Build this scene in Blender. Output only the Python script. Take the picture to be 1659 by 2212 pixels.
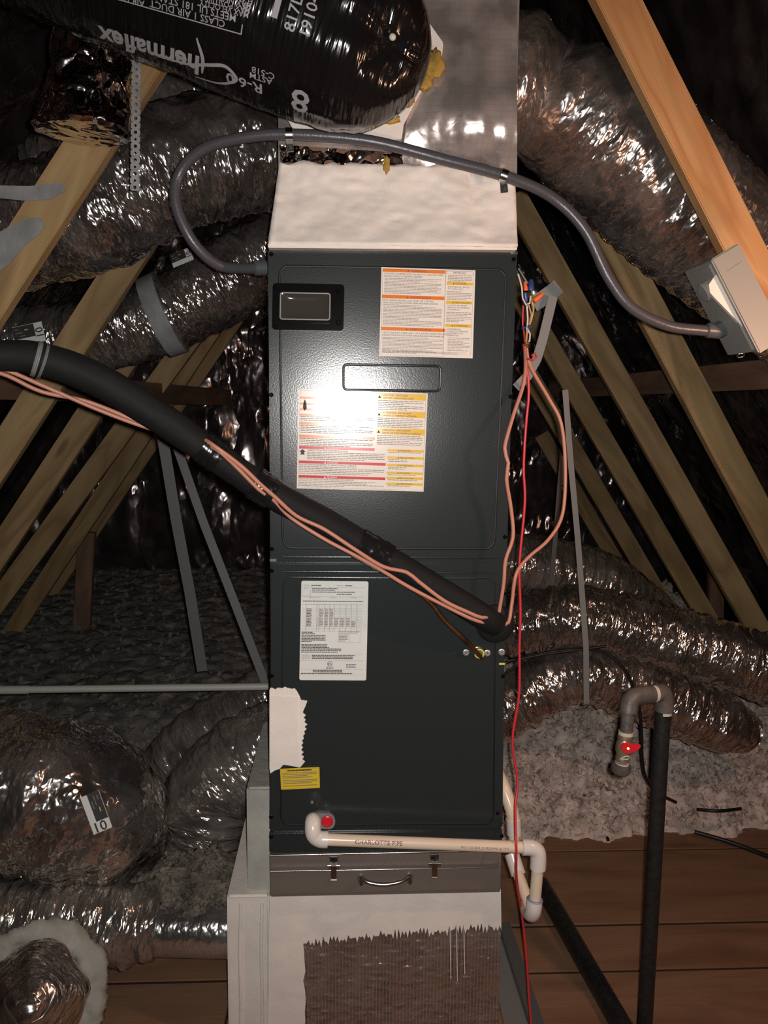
import bpy, bmesh, math, random
import numpy as np
from mathutils import Vector, Matrix, noise

random.seed(7); np.random.seed(7)
for o in list(bpy.data.objects): bpy.data.objects.remove(o)
SC = bpy.context.scene
COL = SC.collection
V = Vector

# ------------------------------------------------------------------ camera
F_PX = 1789.0
CAM = V((-0.1068, -1.8159, 1.55))
yaw, pit, rol = 0.05123, 0.1215, -0.0106
fwd = V((math.sin(yaw)*math.cos(pit), math.cos(yaw)*math.cos(pit), -math.sin(pit)))
rgt0 = V((math.cos(yaw), -math.sin(yaw), 0)); dwn0 = fwd.cross(rgt0)
RGT = rgt0*math.cos(rol) + dwn0*math.sin(rol)
DWN = dwn0*math.cos(rol) - rgt0*math.sin(rol)
cd = bpy.data.cameras.new('camera'); cam = bpy.data.objects.new('camera', cd); COL.objects.link(cam)
cd.sensor_fit = 'VERTICAL'; cd.sensor_height = 36.0; cd.lens = 36.0*F_PX/2212.0
cd.clip_start = 0.02; cd.clip_end = 60
M = Matrix((RGT, -DWN, -fwd)).transposed().to_4x4(); M.translation = CAM
cam.matrix_world = M
SC.camera = cam

# ------------------------------------------------------------------ light
w = bpy.data.worlds.new('attic_world'); SC.world = w; w.use_nodes = True
w.node_tree.nodes['Background'].inputs[0].default_value = (1.0, 0.80, 0.68, 1)
w.node_tree.nodes['Background'].inputs[1].default_value = 0.006
def point(name, loc, power, col, r):
    l = bpy.data.lights.new(name, 'POINT'); l.energy = power; l.color = col; l.shadow_soft_size = r
    o = bpy.data.objects.new(name, l); COL.objects.link(o); o.location = loc; return o
fl_l = bpy.data.lights.new('camera_flash', 'SPOT'); fl_l.energy = 104; fl_l.color = (1.0, 0.965, 0.93); fl_l.shadow_soft_size = .009
fl_l.spot_size = math.radians(112); fl_l.spot_blend = 1.0
fl_o = bpy.data.objects.new('camera_flash', fl_l); COL.objects.link(fl_o)
fm = M.copy(); fm.translation = CAM + RGT*0.022 - DWN*0.012; fl_o.matrix_world = fm
point('work_lamp_bulb', (0.92, -0.62, 1.62), 16.5, (1.0, 0.55, 0.35), 0.035)
SC.view_settings.view_transform = 'Standard'; SC.view_settings.look = 'None'
SC.view_settings.exposure = 0.0; SC.view_settings.gamma = 1.0
SC.view_settings.use_curve_mapping = False
cy = SC.cycles
cy.max_bounces = 3; cy.diffuse_bounces = 2; cy.glossy_bounces = 2; cy.transmission_bounces = 2
cy.caustics_reflective = False; cy.caustics_refractive = False; cy.sample_clamp_indirect = .35
cy.use_denoising = False; cy.adaptive_threshold = .035; cy.adaptive_min_samples = 12

# ------------------------------------------------------------------ pixel -> world, at a real depth
def ray(px, py): return fwd + RGT*((px-829.5)/F_PX) + DWN*((py-1106.0)/F_PX)
def P(px, py, y=0.0):
    d = ray(px, py); return CAM + d*((y-CAM.y)/d.y)
def FZ(px, py, z=0.0):
    d = ray(px, py); return CAM + d*((z-CAM.z)/d.z)

# ------------------------------------------------------------------ materials
MATS = {}
class NT:
    def __init__(s, name):
        m = bpy.data.materials.new(name); m.use_nodes = True; s.m = m; s.t = m.node_tree
        s.b = s.t.nodes['Principled BSDF']; MATS[name] = m
    def n(s, typ, **kw):
        nd = s.t.nodes.new(typ)
        for k, v in kw.items():
            if k.startswith('i_'):
                key = k[2:]; key = int(key) if key.isdigit() else key.replace('_', ' ')
                nd.inputs[key].default_value = v
            else: setattr(nd, k, v)
        return nd
    def l(s, a, b): s.t.links.new(a, b)
    def set(s, **kw):
        for k, v in kw.items():
            k = k.replace('_', ' ')
            s.b.inputs[k].default_value = (*v, 1) if isinstance(v, tuple) and len(v) == 3 else v
def simple(name, col, rough=0.5, metal=0.0, bump=0.0, bscale=80.0, var=0.0, vscale=6.0, spec=0.5, detail=3.0):
    s = NT(name); s.set(Base_Color=col, Roughness=rough, Metallic=metal); s.b.inputs['Specular IOR Level'].default_value = spec
    tc = s.n('ShaderNodeTexCoord')
    if bump:
        nz = s.n('ShaderNodeTexNoise', i_Scale=bscale, i_Detail=detail); s.l(tc.outputs['Object'], nz.inputs['Vector'])
        bp = s.n('ShaderNodeBump', i_Strength=bump, i_Distance=0.004); s.l(nz.outputs['Fac'], bp.inputs['Height']); s.l(bp.outputs[0], s.b.inputs['Normal'])
    if var:
        nz = s.n('ShaderNodeTexNoise', i_Scale=vscale, i_Detail=3.0); s.l(tc.outputs['Object'], nz.inputs['Vector'])
        rp = s.n('ShaderNodeValToRGB'); e = rp.color_ramp.elements
        e[0].position = .3; e[1].position = .7
        e[0].color = (*[c*(1-var) for c in col], 1); e[1].color = (*[min(1, c*(1+var)) for c in col], 1)
        s.l(nz.outputs['Fac'], rp.inputs[0]); s.l(rp.outputs[0], s.b.inputs['Base Color'])
    return s
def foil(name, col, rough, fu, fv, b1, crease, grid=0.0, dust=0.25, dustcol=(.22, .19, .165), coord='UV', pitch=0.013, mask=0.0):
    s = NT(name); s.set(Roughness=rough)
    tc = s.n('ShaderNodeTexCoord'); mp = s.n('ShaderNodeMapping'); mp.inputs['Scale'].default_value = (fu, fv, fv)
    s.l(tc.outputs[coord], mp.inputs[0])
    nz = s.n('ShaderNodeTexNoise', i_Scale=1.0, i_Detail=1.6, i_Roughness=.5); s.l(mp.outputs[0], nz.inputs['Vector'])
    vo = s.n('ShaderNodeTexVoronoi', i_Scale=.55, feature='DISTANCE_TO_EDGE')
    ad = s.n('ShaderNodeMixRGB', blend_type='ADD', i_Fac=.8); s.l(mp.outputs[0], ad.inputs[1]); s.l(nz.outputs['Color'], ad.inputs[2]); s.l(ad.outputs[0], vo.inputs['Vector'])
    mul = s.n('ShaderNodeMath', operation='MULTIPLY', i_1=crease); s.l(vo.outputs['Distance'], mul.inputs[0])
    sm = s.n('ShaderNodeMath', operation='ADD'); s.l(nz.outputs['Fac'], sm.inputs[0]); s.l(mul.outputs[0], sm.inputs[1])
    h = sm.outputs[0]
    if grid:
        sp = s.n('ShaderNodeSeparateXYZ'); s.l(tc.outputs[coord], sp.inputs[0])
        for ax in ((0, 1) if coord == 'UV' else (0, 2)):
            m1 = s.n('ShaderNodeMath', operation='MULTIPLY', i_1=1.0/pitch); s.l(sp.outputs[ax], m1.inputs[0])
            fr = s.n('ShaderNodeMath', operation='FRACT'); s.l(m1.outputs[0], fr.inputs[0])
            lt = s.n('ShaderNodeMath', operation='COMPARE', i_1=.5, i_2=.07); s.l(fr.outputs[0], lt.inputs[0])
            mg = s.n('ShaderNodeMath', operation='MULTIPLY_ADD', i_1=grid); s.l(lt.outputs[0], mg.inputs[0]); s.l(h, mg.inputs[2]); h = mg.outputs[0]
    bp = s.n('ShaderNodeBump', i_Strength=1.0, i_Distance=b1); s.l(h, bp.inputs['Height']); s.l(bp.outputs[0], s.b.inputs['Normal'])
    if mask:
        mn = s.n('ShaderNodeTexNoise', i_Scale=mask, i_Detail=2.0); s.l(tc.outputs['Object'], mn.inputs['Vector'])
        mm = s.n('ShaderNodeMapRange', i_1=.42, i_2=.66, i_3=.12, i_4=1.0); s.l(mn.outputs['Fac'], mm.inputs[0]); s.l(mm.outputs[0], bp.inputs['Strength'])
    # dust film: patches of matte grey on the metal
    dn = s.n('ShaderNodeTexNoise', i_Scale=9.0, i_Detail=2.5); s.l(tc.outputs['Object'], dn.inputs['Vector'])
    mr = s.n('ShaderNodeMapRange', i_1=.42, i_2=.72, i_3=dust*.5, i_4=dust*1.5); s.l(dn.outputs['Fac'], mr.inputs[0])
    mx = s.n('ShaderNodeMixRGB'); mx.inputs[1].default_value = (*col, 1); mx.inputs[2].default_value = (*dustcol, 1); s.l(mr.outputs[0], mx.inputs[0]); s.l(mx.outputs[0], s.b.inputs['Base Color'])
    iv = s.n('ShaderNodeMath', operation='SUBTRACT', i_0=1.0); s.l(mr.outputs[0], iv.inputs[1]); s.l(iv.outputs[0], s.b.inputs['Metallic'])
    return s
def wood(name, c0, c1, c2, rough=.6, rings=9.0, spec=.3, stain=(.16, .09, .045)):
    s = NT(name); s.set(Roughness=rough); s.b.inputs['Specular IOR Level'].default_value = spec
    tc = s.n('ShaderNodeTexCoord'); oi = s.n('ShaderNodeObjectInfo')
    mul = s.n('ShaderNodeMath', operation='MULTIPLY', i_1=37.0); s.l(oi.outputs['Random'], mul.inputs[0])
    ad = s.n('ShaderNodeVectorMath', operation='ADD'); s.l(tc.outputs['Object'], ad.inputs[0])
    cx = s.n('ShaderNodeCombineXYZ'); s.l(mul.outputs[0], cx.inputs[0]); s.l(mul.outputs[0], cx.inputs[1]); s.l(cx.outputs[0], ad.inputs[1])
    mp = s.n('ShaderNodeMapping'); mp.inputs['Scale'].default_value = (1.5, 7, 7); s.l(ad.outputs[0], mp.inputs[0])
    nz = s.n('ShaderNodeTexNoise', i_Scale=1.2, i_Detail=2.0, i_Distortion=.5); s.l(mp.outputs[0], nz.inputs['Vector'])
    m2 = s.n('ShaderNodeMath', operation='MULTIPLY', i_1=rings); s.l(nz.outputs['Fac'], m2.inputs[0])
    fr = s.n('ShaderNodeMath', operation='PINGPONG', i_1=1.0); s.l(m2.outputs[0], fr.inputs[0])
    mp2 = s.n('ShaderNodeMapping'); mp2.inputs['Scale'].default_value = (4, 160, 160); s.l(ad.outputs[0], mp2.inputs[0])
    n2 = s.n('ShaderNodeTexNoise', i_Scale=1.0, i_Detail=3.0); s.l(mp2.outputs[0], n2.inputs['Vector'])
    rp = s.n('ShaderNodeValToRGB'); e = rp.color_ramp.elements
    e[0].position = 0; e[0].color = (*c0, 1); e[1].position = 1; e[1].color = (*c2, 1); k = rp.color_ramp.elements.new(.45); k.color = (*c1, 1)
    s.l(fr.outputs[0], rp.inputs[0])
    mx = s.n('ShaderNodeMixRGB', blend_type='MULTIPLY', i_Fac=.35); s.l(rp.outputs[0], mx.inputs[1]); s.l(n2.outputs['Color'], mx.inputs[2])
    # knots and stains
    vo = s.n('ShaderNodeTexVoronoi', i_Scale=1.0); mp3 = s.n('ShaderNodeMapping'); mp3.inputs['Scale'].default_value = (2.1, 8, 8); s.l(ad.outputs[0], mp3.inputs[0]); s.l(mp3.outputs[0], vo.inputs['Vector'])
    kr = s.n('ShaderNodeMapRange', i_1=.06, i_2=.12, i_3=.8, i_4=0.0); s.l(vo.outputs['Distance'], kr.inputs[0])
    mx2 = s.n('ShaderNodeMixRGB'); s.l(kr.outputs[0], mx2.inputs[0]); s.l(mx.outputs[0], mx2.inputs[1]); mx2.inputs[2].default_value = (*stain, 1)
    n3 = s.n('ShaderNodeTexNoise', i_Scale=5.0, i_Detail=5.0); s.l(ad.outputs[0], n3.inputs['Vector'])
    sr = s.n('ShaderNodeMapRange', i_1=.60, i_2=.75, i_3=0.0, i_4=.45); s.l(n3.outputs['Fac'], sr.inputs[0])
    mx3 = s.n('ShaderNodeMixRGB'); s.l(sr.outputs[0], mx3.inputs[0]); s.l(mx2.outputs[0], mx3.inputs[1]); mx3.inputs[2].default_value = (stain[0]*2, stain[1]*2, stain[2]*2, 1)
    s.l(mx3.outputs[0], s.b.inputs['Base Color'])
    bp = s.n('ShaderNodeBump', i_Strength=.25, i_Distance=.002); s.l(n2.outputs['Fac'], bp.inputs['Height']); s.l(bp.outputs[0], s.b.inputs['Normal'])
    return s

foil('duct_foil', (.86, .78, .73), .165, 66, 24, .0115, .9, dust=.07, dustcol=(.16, .115, .095))
foil('duct_foil_scrim', (.86, .78, .73), .175, 50, 24, .0080, .8, grid=.14, dust=.09, dustcol=(.17, .12, .10))
foil('boot_foil', (.86, .77, .72), .10, 20, 20, .026, 1.4, dust=.0, coord='Object')
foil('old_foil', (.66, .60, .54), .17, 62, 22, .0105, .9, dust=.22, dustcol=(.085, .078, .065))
foil('board_foil', (.84, .74, .69), .19, 26, 26, .0026, .6, grid=.6, dust=.38, dustcol=(.40, .30, .26), coord='Object', pitch=.012)
foil('plenum_foil', (.78, .70, .65), .30, 40, 70, .0060, .3, dust=.10, dustcol=(.20, .125, .085), coord='Object')
foil('collar_foil', (.85, .82, .80), .16, 60, 34, .0040, .5, grid=.12, dust=.10)
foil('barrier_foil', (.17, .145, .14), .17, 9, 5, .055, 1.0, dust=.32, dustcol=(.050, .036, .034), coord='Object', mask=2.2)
s = foil('black_film', (.02, .02, .02), .16, 110, 12, .0032, .3, dust=.0)
for l in list(s.b.inputs['Metallic'].links): s.t.links.remove(l)
for l in list(s.b.inputs['Base Color'].links): s.t.links.remove(l)
s.set(Metallic=0.0, Base_Color=(.007, .006, .006))
wood('new_pine', (.74, .42, .20), (.68, .36, .155), (.56, .26, .095))
wood('pine', (.46, .31, .15), (.40, .26, .12), (.30, .19, .085), rings=7)
wood('old_pine', (.30, .185, .12), (.25, .15, .095), (.19, .11, .07), rings=6)
wood('floor_wood', (.36, .20, .115), (.31, .165, .095), (.24, .12, .068), rough=.75, rings=4, stain=(.09, .045, .03))
simple('joint_dark', (.03, .018, .012), .9)
s = simple('panel_paint', (.024, .029, .029), .195, bump=.034, bscale=300, spec=.62, detail=1.0)
simple('panel_edge', (.020, .023, .023), .25)
simple('panel_groove_shade', (.010, .011, .011), .45, spec=.3)  # panel paint darkened to stand in for shade in the embossed lines
simple('black_plastic', (.005, .005, .005), .10)
simple('black_matte', (.012, .011, .011), .6)
simple('window_glass', (.045, .042, .034), .06, bump=.05, bscale=25)
simple('sheet_white', (.82, .75, .67), .15, spec=.4)
simple('plate_white', (.72, .72, .68), .42)
simple('sticker_yellow', (.72, .50, .02), .45)
simple('ink_black', (.035, .03, .03), .6)
simple('ink_grey', (.20, .17, .155), .6)
simple('ink_orange', (.78, .21, .035), .16, spec=.4)
simple('ink_yellow', (.80, .50, .05), .16, spec=.4)
simple('ink_red', (.62, .045, .05), .16, spec=.4)
simple('ink_white', (.85, .8, .78), .5)
simple('ink_maroon', (.20, .05, .045), .6)
simple('film_print', (.30, .29, .29), .45)
simple('mastic', (.82, .735, .66), .62, bump=.6, bscale=22, var=.06, vscale=9, detail=6)
simple('mastic_grey', (.40, .39, .34), .65, bump=.8, bscale=26, var=.18, vscale=10, detail=6)
simple('fibre_yellow', (.42, .25, .045), .9, bump=1.0, bscale=60, var=.4, vscale=30)
simple('insulation', (.66, .54, .47), 1.0, bump=.8, bscale=120, var=.25, vscale=16, spec=.05, detail=2)
simple('insulation_dimmed', (.19, .175, .16), 1.0, bump=1.0, bscale=90, var=.3, vscale=14, spec=.05, detail=3)  # loose fill with the dimness of the back left put into its colour
simple('fluff', (.17, .145, .12), 1.0, bump=1.0, bscale=60, var=.45, vscale=22, spec=.1, detail=3)
simple('conduit', (.075, .07, .08), .33, bump=.12, bscale=200)
simple('conduit_fitting', (.085, .09, .095), .35)
simple('rubber_foam', (.010, .010, .010), .7, bump=.25, bscale=60, spec=.2)
simple('tape_black', (.010, .010, .010), .18, bump=.8, bscale=45, detail=1)
simple('wire_tan', (.52, .22, .15), .45)
simple('wire_red', (.62, .035, .045), .4)
simple('wire_white', (.70, .66, .60), .4)
simple('wire_blue', (.03, .05, .17), .35)
simple('wire_orange', (.85, .14, .03), .4)
simple('wire_green', (.10, .16, .05), .4)
simple('wire_yellow', (.55, .38, .10), .4)
simple('copper_old', (.17, .075, .035), .4, metal=.8, bump=.3, bscale=40, var=.5, vscale=30)
simple('steel', (.62, .60, .58), .22, metal=1.0)
simple('galvanised', (.55, .55, .54), .38, metal=.75, bump=.15, bscale=60, var=.2, vscale=40)
simple('bronze_sheet', (.215, .175, .15), .42, metal=.35, bump=.04, bscale=40)
simple('strap_grey', (.22, .22, .215), .5, bump=.1)
simple('strap_dark', (.115, .115, .115), .5, bump=.1)
simple('tape_grey', (.23, .235, .235), .42, bump=.3, bscale=50, var=.2, vscale=20)
simple('pvc_cream', (.78, .62, .47), .28, var=.06)
simple('pvc_white', (.76, .68, .62), .25)
simple('pvc_grey', (.40, .38, .34), .45)
simple('primer_blue', (.22, .26, .38), .5)
simple('iron_black', (.018, .018, .018), .38, bump=.15, bscale=120, var=.3, vscale=60)
simple('iron_fitting', (.10, .085, .075), .5, bump=.3, bscale=90, var=.3, vscale=40)
simple('thread_tape', (.55, .50, .42), .7)
simple('brass', (.34, .26, .17), .4, metal=.6)
simple('red_plastic', (.65, .02, .03), .35)
simple('box_grey', (.29, .28, .255), .42)
simple('grey_plastic', (.22, .22, .225), .4)
simple('ring_yellow', (.62, .56, .12), .5)
simple('cable_black', (.010, .009, .009), .45)

# ------------------------------------------------------------------ object helpers
def thing(name, label, cat, loc, group=None):
    o = bpy.data.objects.new(name, None); COL.objects.link(o); o.location = loc; o.empty_display_size = .05
    o['label'] = label; o['category'] = cat
    if group: o['group'] = group
    return o
def tag(o, label, cat, group=None):
    o['label'] = label; o['category'] = cat
    if group: o['group'] = group
    return o
def struct(o, label=None):
    o['kind'] = 'structure'
    if label: o['label'] = label
    return o
def wloc(o):
    l = V(o.location)
    while o.parent: o = o.parent; l = l + V(o.location)
    return l
def mesh_obj(name, verts, faces, mat, parent=None, smooth=True, uvs=None, label=None, autosharp=None, matrix=None, origin=True):
    verts = np.asarray([tuple(v) for v in verts] if not isinstance(verts, np.ndarray) else verts, dtype=float)
    me = bpy.data.meshes.new(name)
    base = V((0, 0, 0))
    if matrix is None and origin:
        lo = verts.min(0); hi = verts.max(0); base = V(((lo[0]+hi[0])/2, (lo[1]+hi[1])/2, lo[2]))
        verts = verts - np.array(base)
    me.from_pydata([tuple(v) for v in verts], [], [tuple(f) for f in faces])
    if uvs is not None:
        ul = me.uv_layers.new(name='UVMap'); li = np.zeros(len(me.loops), dtype=np.int32); me.loops.foreach_get('vertex_index', li)
        ul.data.foreach_set('uv', np.asarray(uvs, dtype=np.float32)[li].ravel())
    if smooth: me.polygons.foreach_set('use_smooth', [True]*len(me.polygons))
    if autosharp is not None:
        me.set_sharp_from_angle(angle=math.radians(autosharp))
    for m in (mat if isinstance(mat, list) else [mat]): me.materials.append(MATS[m])
    o = bpy.data.objects.new(name, me); COL.objects.link(o)
    if matrix is not None: o.matrix_world = matrix
    else: o.location = base
    if parent is not None:
        o.parent = parent
        if matrix is None: o.location = base - wloc(parent)
        else:
            m = matrix.copy(); m.translation = m.translation - wloc(parent); o.matrix_local = m
    if label: o['label'] = label
    return o
def catmull(pts, step):
    pts = [V(p) for p in pts]
    if len(pts) == 2:
        n = max(1, int((pts[1]-pts[0]).length/step)); return [pts[0].lerp(pts[1], i/n) for i in range(n+1)], [i/n for i in range(n+1)]
    out = []; par = []
    ext = [pts[0]*2-pts[1]] + pts + [pts[-1]*2-pts[-2]]
    for i in range(len(pts)-1):
        a, b, c, d = ext[i:i+4]; n = max(1, int((c-b).length/step))
        for k in range(n):
            t = k/n
            out.append(.5*((2*b)+(c-a)*t+(2*a-5*b+4*c-d)*t*t+(3*b-a-3*c+d)*t**3)); par.append(i+t)
    out.append(pts[-1]); par.append(len(pts)-1.0)
    return out, par
def sweep(pts, rad, seg=12, step=.02, disp=None, caps=True, flat=None):
    """tube along a smooth path; rad number or one value for each point; disp(s, th, R, p) added to the radius"""
    c, par = catmull(pts, step)
    def rr(t):
        if not isinstance(rad, (list, tuple)): return rad
        i = min(int(t), len(rad)-2); f = t-i; f = f*f*(3-2*f); return rad[i]*(1-f)+rad[i+1]*f
    n = len(c); tg = [(c[min(i+1, n-1)]-c[max(i-1, 0)]).normalized() for i in range(n)]
    up = V((0, 0, 1)) if abs(tg[0].z) < .9 else V((0, 1, 0))
    nrm = (up-tg[0]*up.dot(tg[0])).normalized()
    vs = []; uv = []; s = 0.0
    for i in range(n):
        if i: s += (c[i]-c[i-1]).length; nrm = (nrm-tg[i]*nrm.dot(tg[i])).normalized()
        bi = tg[i].cross(nrm); R = rr(par[i])
        for k in range(seg):
            th = 2*math.pi*k/seg; r = R
            if disp: r = R + disp(s, th, R)
            a, b = math.cos(th)*r, math.sin(th)*r
            if flat: a *= flat
            vs.append(c[i]+nrm*a+bi*b); uv.append((s, (k if k <= seg/2 else seg-k)/seg*2*math.pi*R))
    fs = [(i*seg+k, i*seg+(k+1) % seg, (i+1)*seg+(k+1) % seg, (i+1)*seg+k) for i in range(n-1) for k in range(seg)]
    if caps:
        fs.append(tuple(reversed(range(seg)))); fs.append(tuple((n-1)*seg+k for k in range(seg)))
    return vs, fs, uv
def tube(name, pts, rad, mat, parent=None, seg=12, step=.02, label=None, caps=True, flat=None, disp=None):
    v, f, uv = sweep(pts, rad, seg, step, disp, caps, flat)
    return mesh_obj(name, v, f, mat, parent, True, uv, label, autosharp=50)
def crumple(amp, fu, fv, ring=0.0, pitch=.045, seed=0., big=0.0):
    def d(s, th, R):
        q = V((s*fu+seed, math.cos(th)*R*fv, math.sin(th)*R*fv))
        n1 = noise.noise(q); n2 = noise.noise(q*2.3+V((5, 3, 1)))
        v = amp*((1-2*abs(n1)) - .5 + .6*(.5-abs(n2)))
        if big: v += big*noise.noise(V((s*5+seed, math.cos(th)*1.3, math.sin(th)*1.3)))
        if ring: v += ring*math.sin(2*math.pi*s/pitch + 1.2*math.sin(th))
        return v
    return d
def duct(name, pts, rad, mat, parent=None, amp=.006, fu=28, fv=9, ring=.0025, pitch=.05, seed=0., big=.008, seg=96, step=.009, label=None):
    return tube(name, pts, rad, mat, parent, seg, step, label, True, None, crumple(amp, fu, fv, ring, pitch, seed, big))
def prism(name, pix, y, th, mat, parent=None, bevel=0.0, label=None, world=False):
    """outline given by picture points (at depth y) or world points, pushed back by th"""
    pts = [V(p) for p in pix] if world else [P(a, b, y) for a, b in pix]
    bm = bmesh.new()
    fr = [bm.verts.new(p) for p in pts]; bk = [bm.verts.new(p+V((0, th, 0))) for p in pts]
    n = len(pts); bm.faces.new(fr); bm.faces.new(list(reversed(bk)))
    for i in range(n): bm.faces.new((fr[i], bk[i], bk[(i+1) % n], fr[(i+1) % n]))
    bmesh.ops.recalc_face_normals(bm, faces=bm.faces[:])
    if bevel: bmesh.ops.bevel(bm, geom=bm.edges[:], offset=bevel, segments=2, affect='EDGES', clamp_overlap=True)
    vs = [v.co.copy() for v in bm.verts]; bm.verts.index_update(); fs = [[v.index for v in f.verts] for f in bm.faces]; bm.free()
    return mesh_obj(name, vs, fs, mat, parent, bool(bevel), None, label, autosharp=40 if bevel else None)
def box(name, lo, hi, mat, parent=None, bevel=0.0, label=None, matrix=None):
    bm = bmesh.new(); bmesh.ops.create_cube(bm, size=1)
    for v in bm.verts: v.co = V([lo[i]+(v.co[i]+.5)*(hi[i]-lo[i]) for i in range(3)])
    if bevel: bmesh.ops.bevel(bm, geom=bm.edges[:], offset=bevel, segments=2, affect='EDGES')
    vs = [v.co.copy() for v in bm.verts]; bm.verts.index_update(); fs = [[v.index for v in f.verts] for f in bm.faces]; bm.free()
    return mesh_obj(name, vs, fs, mat, parent, bool(bevel), None, label, autosharp=40 if bevel else None, matrix=matrix)
def board(name, p0, p1, wdt, thk, mat, label=None, parent=None, back=V((0, 1, 0))):
    """plank from p0 to p1 (centre of its front face), wdt across, thk away from the viewer side"""
    p0, p1 = V(p0), V(p1); ax = (p1-p0).normalized(); bk = (back-ax*back.dot(ax)).normalized(); sd = bk.cross(ax)
    m = Matrix((ax, sd, bk)).transposed().to_4x4(); m.translation = p0
    return box(name, (0, -wdt/2, 0), ((p1-p0).length, wdt/2, thk), mat, parent, .0025, label, matrix=m)
def rod(name, p0, p1, r, mat, parent=None, seg=16, label=None, bev=0.0):
    p0, p1 = V(p0), V(p1); L = (p1-p0).length; ax = (p1-p0)/L
    if not bev: return tube(name, [p0, p1], r, mat, parent, seg, 10, label)
    prof = [(0, r-bev), (bev, r), (L-bev, r), (L, r-bev)]
    return lathe(name, p0, ax, prof, mat, parent, seg, label)
def lathe(name, org, ax, prof, mat, parent=None, seg=20, label=None):
    org = V(org); ax = V(ax).normalized(); up = V((0, 0, 1)) if abs(ax.z) < .9 else V((1, 0, 0))
    n = (up-ax*up.dot(ax)).normalized(); b = ax.cross(n); vs = []
    for h, r in prof:
        for k in range(seg):
            t = 2*math.pi*k/seg; vs.append(org+ax*h+(n*math.cos(t)+b*math.sin(t))*r)
    m = len(prof)
    fs = [(i*seg+k, i*seg+(k+1) % seg, (i+1)*seg+(k+1) % seg, (i+1)*seg+k) for i in range(m-1) for k in range(seg)]
    fs.append(tuple(reversed(range(seg)))); fs.append(tuple((m-1)*seg+k for k in range(seg)))
    return mesh_obj(name, vs, fs, mat, parent, True, None, label, autosharp=40)
def screw(parent, px, py, y=0.0, r=.0042, mat='panel_edge', name='screw', h=.004, label=None):
    c = P(px, py, y); return lathe(name, c+V((0, .001, 0)), (0, -1, 0), [(0, r*1.25), (.001, r*1.25), (.0015, r), (h, r*.85), (h, r*.4), (h-.0015, r*.35)], mat, parent, 10, label)

# text: flat outlines -> points in text units
_tc = {}
def glyphs(txt, shear=0.0, bold=0.0):
    key = (txt, shear, bold)
    if key not in _tc:
        cu = bpy.data.curves.new('t', 'FONT'); cu.body = txt; cu.size = 1.0; cu.resolution_u = 2; cu.shear = shear; cu.offset = bold
        ob = bpy.data.objects.new('t', cu); me = bpy.data.meshes.new_from_object(ob)
        v = np.array([tuple(x.co)[:2] for x in me.vertices]).reshape(-1, 2); f = [tuple(p.vertices) for p in me.polygons]
        bpy.data.objects.remove(ob); bpy.data.curves.remove(cu); bpy.data.meshes.remove(me)
        _tc[key] = (v, f)
    return _tc[key]
class Print:
    """collects flat print in sheet coordinates (u right, v down, in metres), one mesh for each ink"""
    def __init__(s, TL, TR, BL, off): s.o = V(TL); s.u = (V(TR)-V(TL)); s.W = s.u.length; s.u = s.u/s.W; s.v = (V(BL)-V(TL)); s.H = s.v.length; s.v = s.v/s.H; s.n = -V((0, 1, 0)); s.off = off; s.d = {}
    def add(s, ink, uv, f, lift=0.0):
        D = s.d.setdefault(ink, ([], [])); b = len(D[0])
        D[0].extend(s.o+s.u*float(a)+s.v*float(c)+s.n*(s.off+lift) for a, c in uv); D[1].extend(tuple(i+b for i in reversed(q)) for q in f)
    def rect(s, ink, u0, v0, u1, v1, lift=0.0):
        u0, u1 = u0*s.W, u1*s.W; v0, v1 = v0*s.H, v1*s.H
        s.add(ink, [(u0, v0), (u0, v1), (u1, v1), (u1, v0)], [(3, 2, 1, 0)], lift)
    def frame(s, ink, u0, v0, u1, v1, t=.0004):
        a, b = t/s.W, t/s.H
        s.rect(ink, u0, v0, u1, v0+b); s.rect(ink, u0, v1-b, u1, v1); s.rect(ink, u0, v0, u0+a, v1); s.rect(ink, u1-a, v0, u1, v1)
    def text(s, ink, t, u, v, h, fit=None, lift=.0002, center=False, bold=0.0, rows=None):
        """cap height h as a fraction of the sheet height, left end u, baseline v; fit = width fraction"""
        g, f = glyphs(t, 0.0, bold)
        if not len(g): return
        k = h*s.H/.72; kx = k
        x0, x1 = g[:, 0].min(), g[:, 0].max()
        if fit: kx = fit*s.W/(x1-x0)
        uu = u*s.W - ((x1-x0)*kx/2 if center else 0)
        s.add(ink, [(uu+(a-x0)*kx, v*s.H-c*k) for a, c in g], f, lift)
    def lines(s, ink, u0, v0, u1, n, pitch, hfrac=.34, short=.5):
        for i in range(n):
            v = v0+i*pitch; e = u1 if i < n-1 and random.random() < .6 else u0+(u1-u0)*random.uniform(short, 1)
            u = u0
            while u < e:
                wd = random.uniform(.014, .05); a = min(u+wd, e)
                s.rect(ink, u, v, a, v+pitch*hfrac); u = a+.005
    def build(s, parent, names):
        for ink, (v, f) in s.d.items():
            if ink in ('ink_orange', 'ink_yellow', 'ink_red'):
                for q in f: mesh_obj(names[ink], [v[i] for i in q], [tuple(range(len(q)))], ink, parent, False)
            else: mesh_obj(names.get(ink, 'printed_text'), v, f, ink, parent, False)['kind'] = 'stuff'
def tri(pr, ink, u, v, h):
    hh = h*pr.H; pr.add(ink, [(u*pr.W, v*pr.H), (u*pr.W+hh, v*pr.H), (u*pr.W+hh/2, v*pr.H-hh)], [(0, 2, 1)], .0002)
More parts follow.
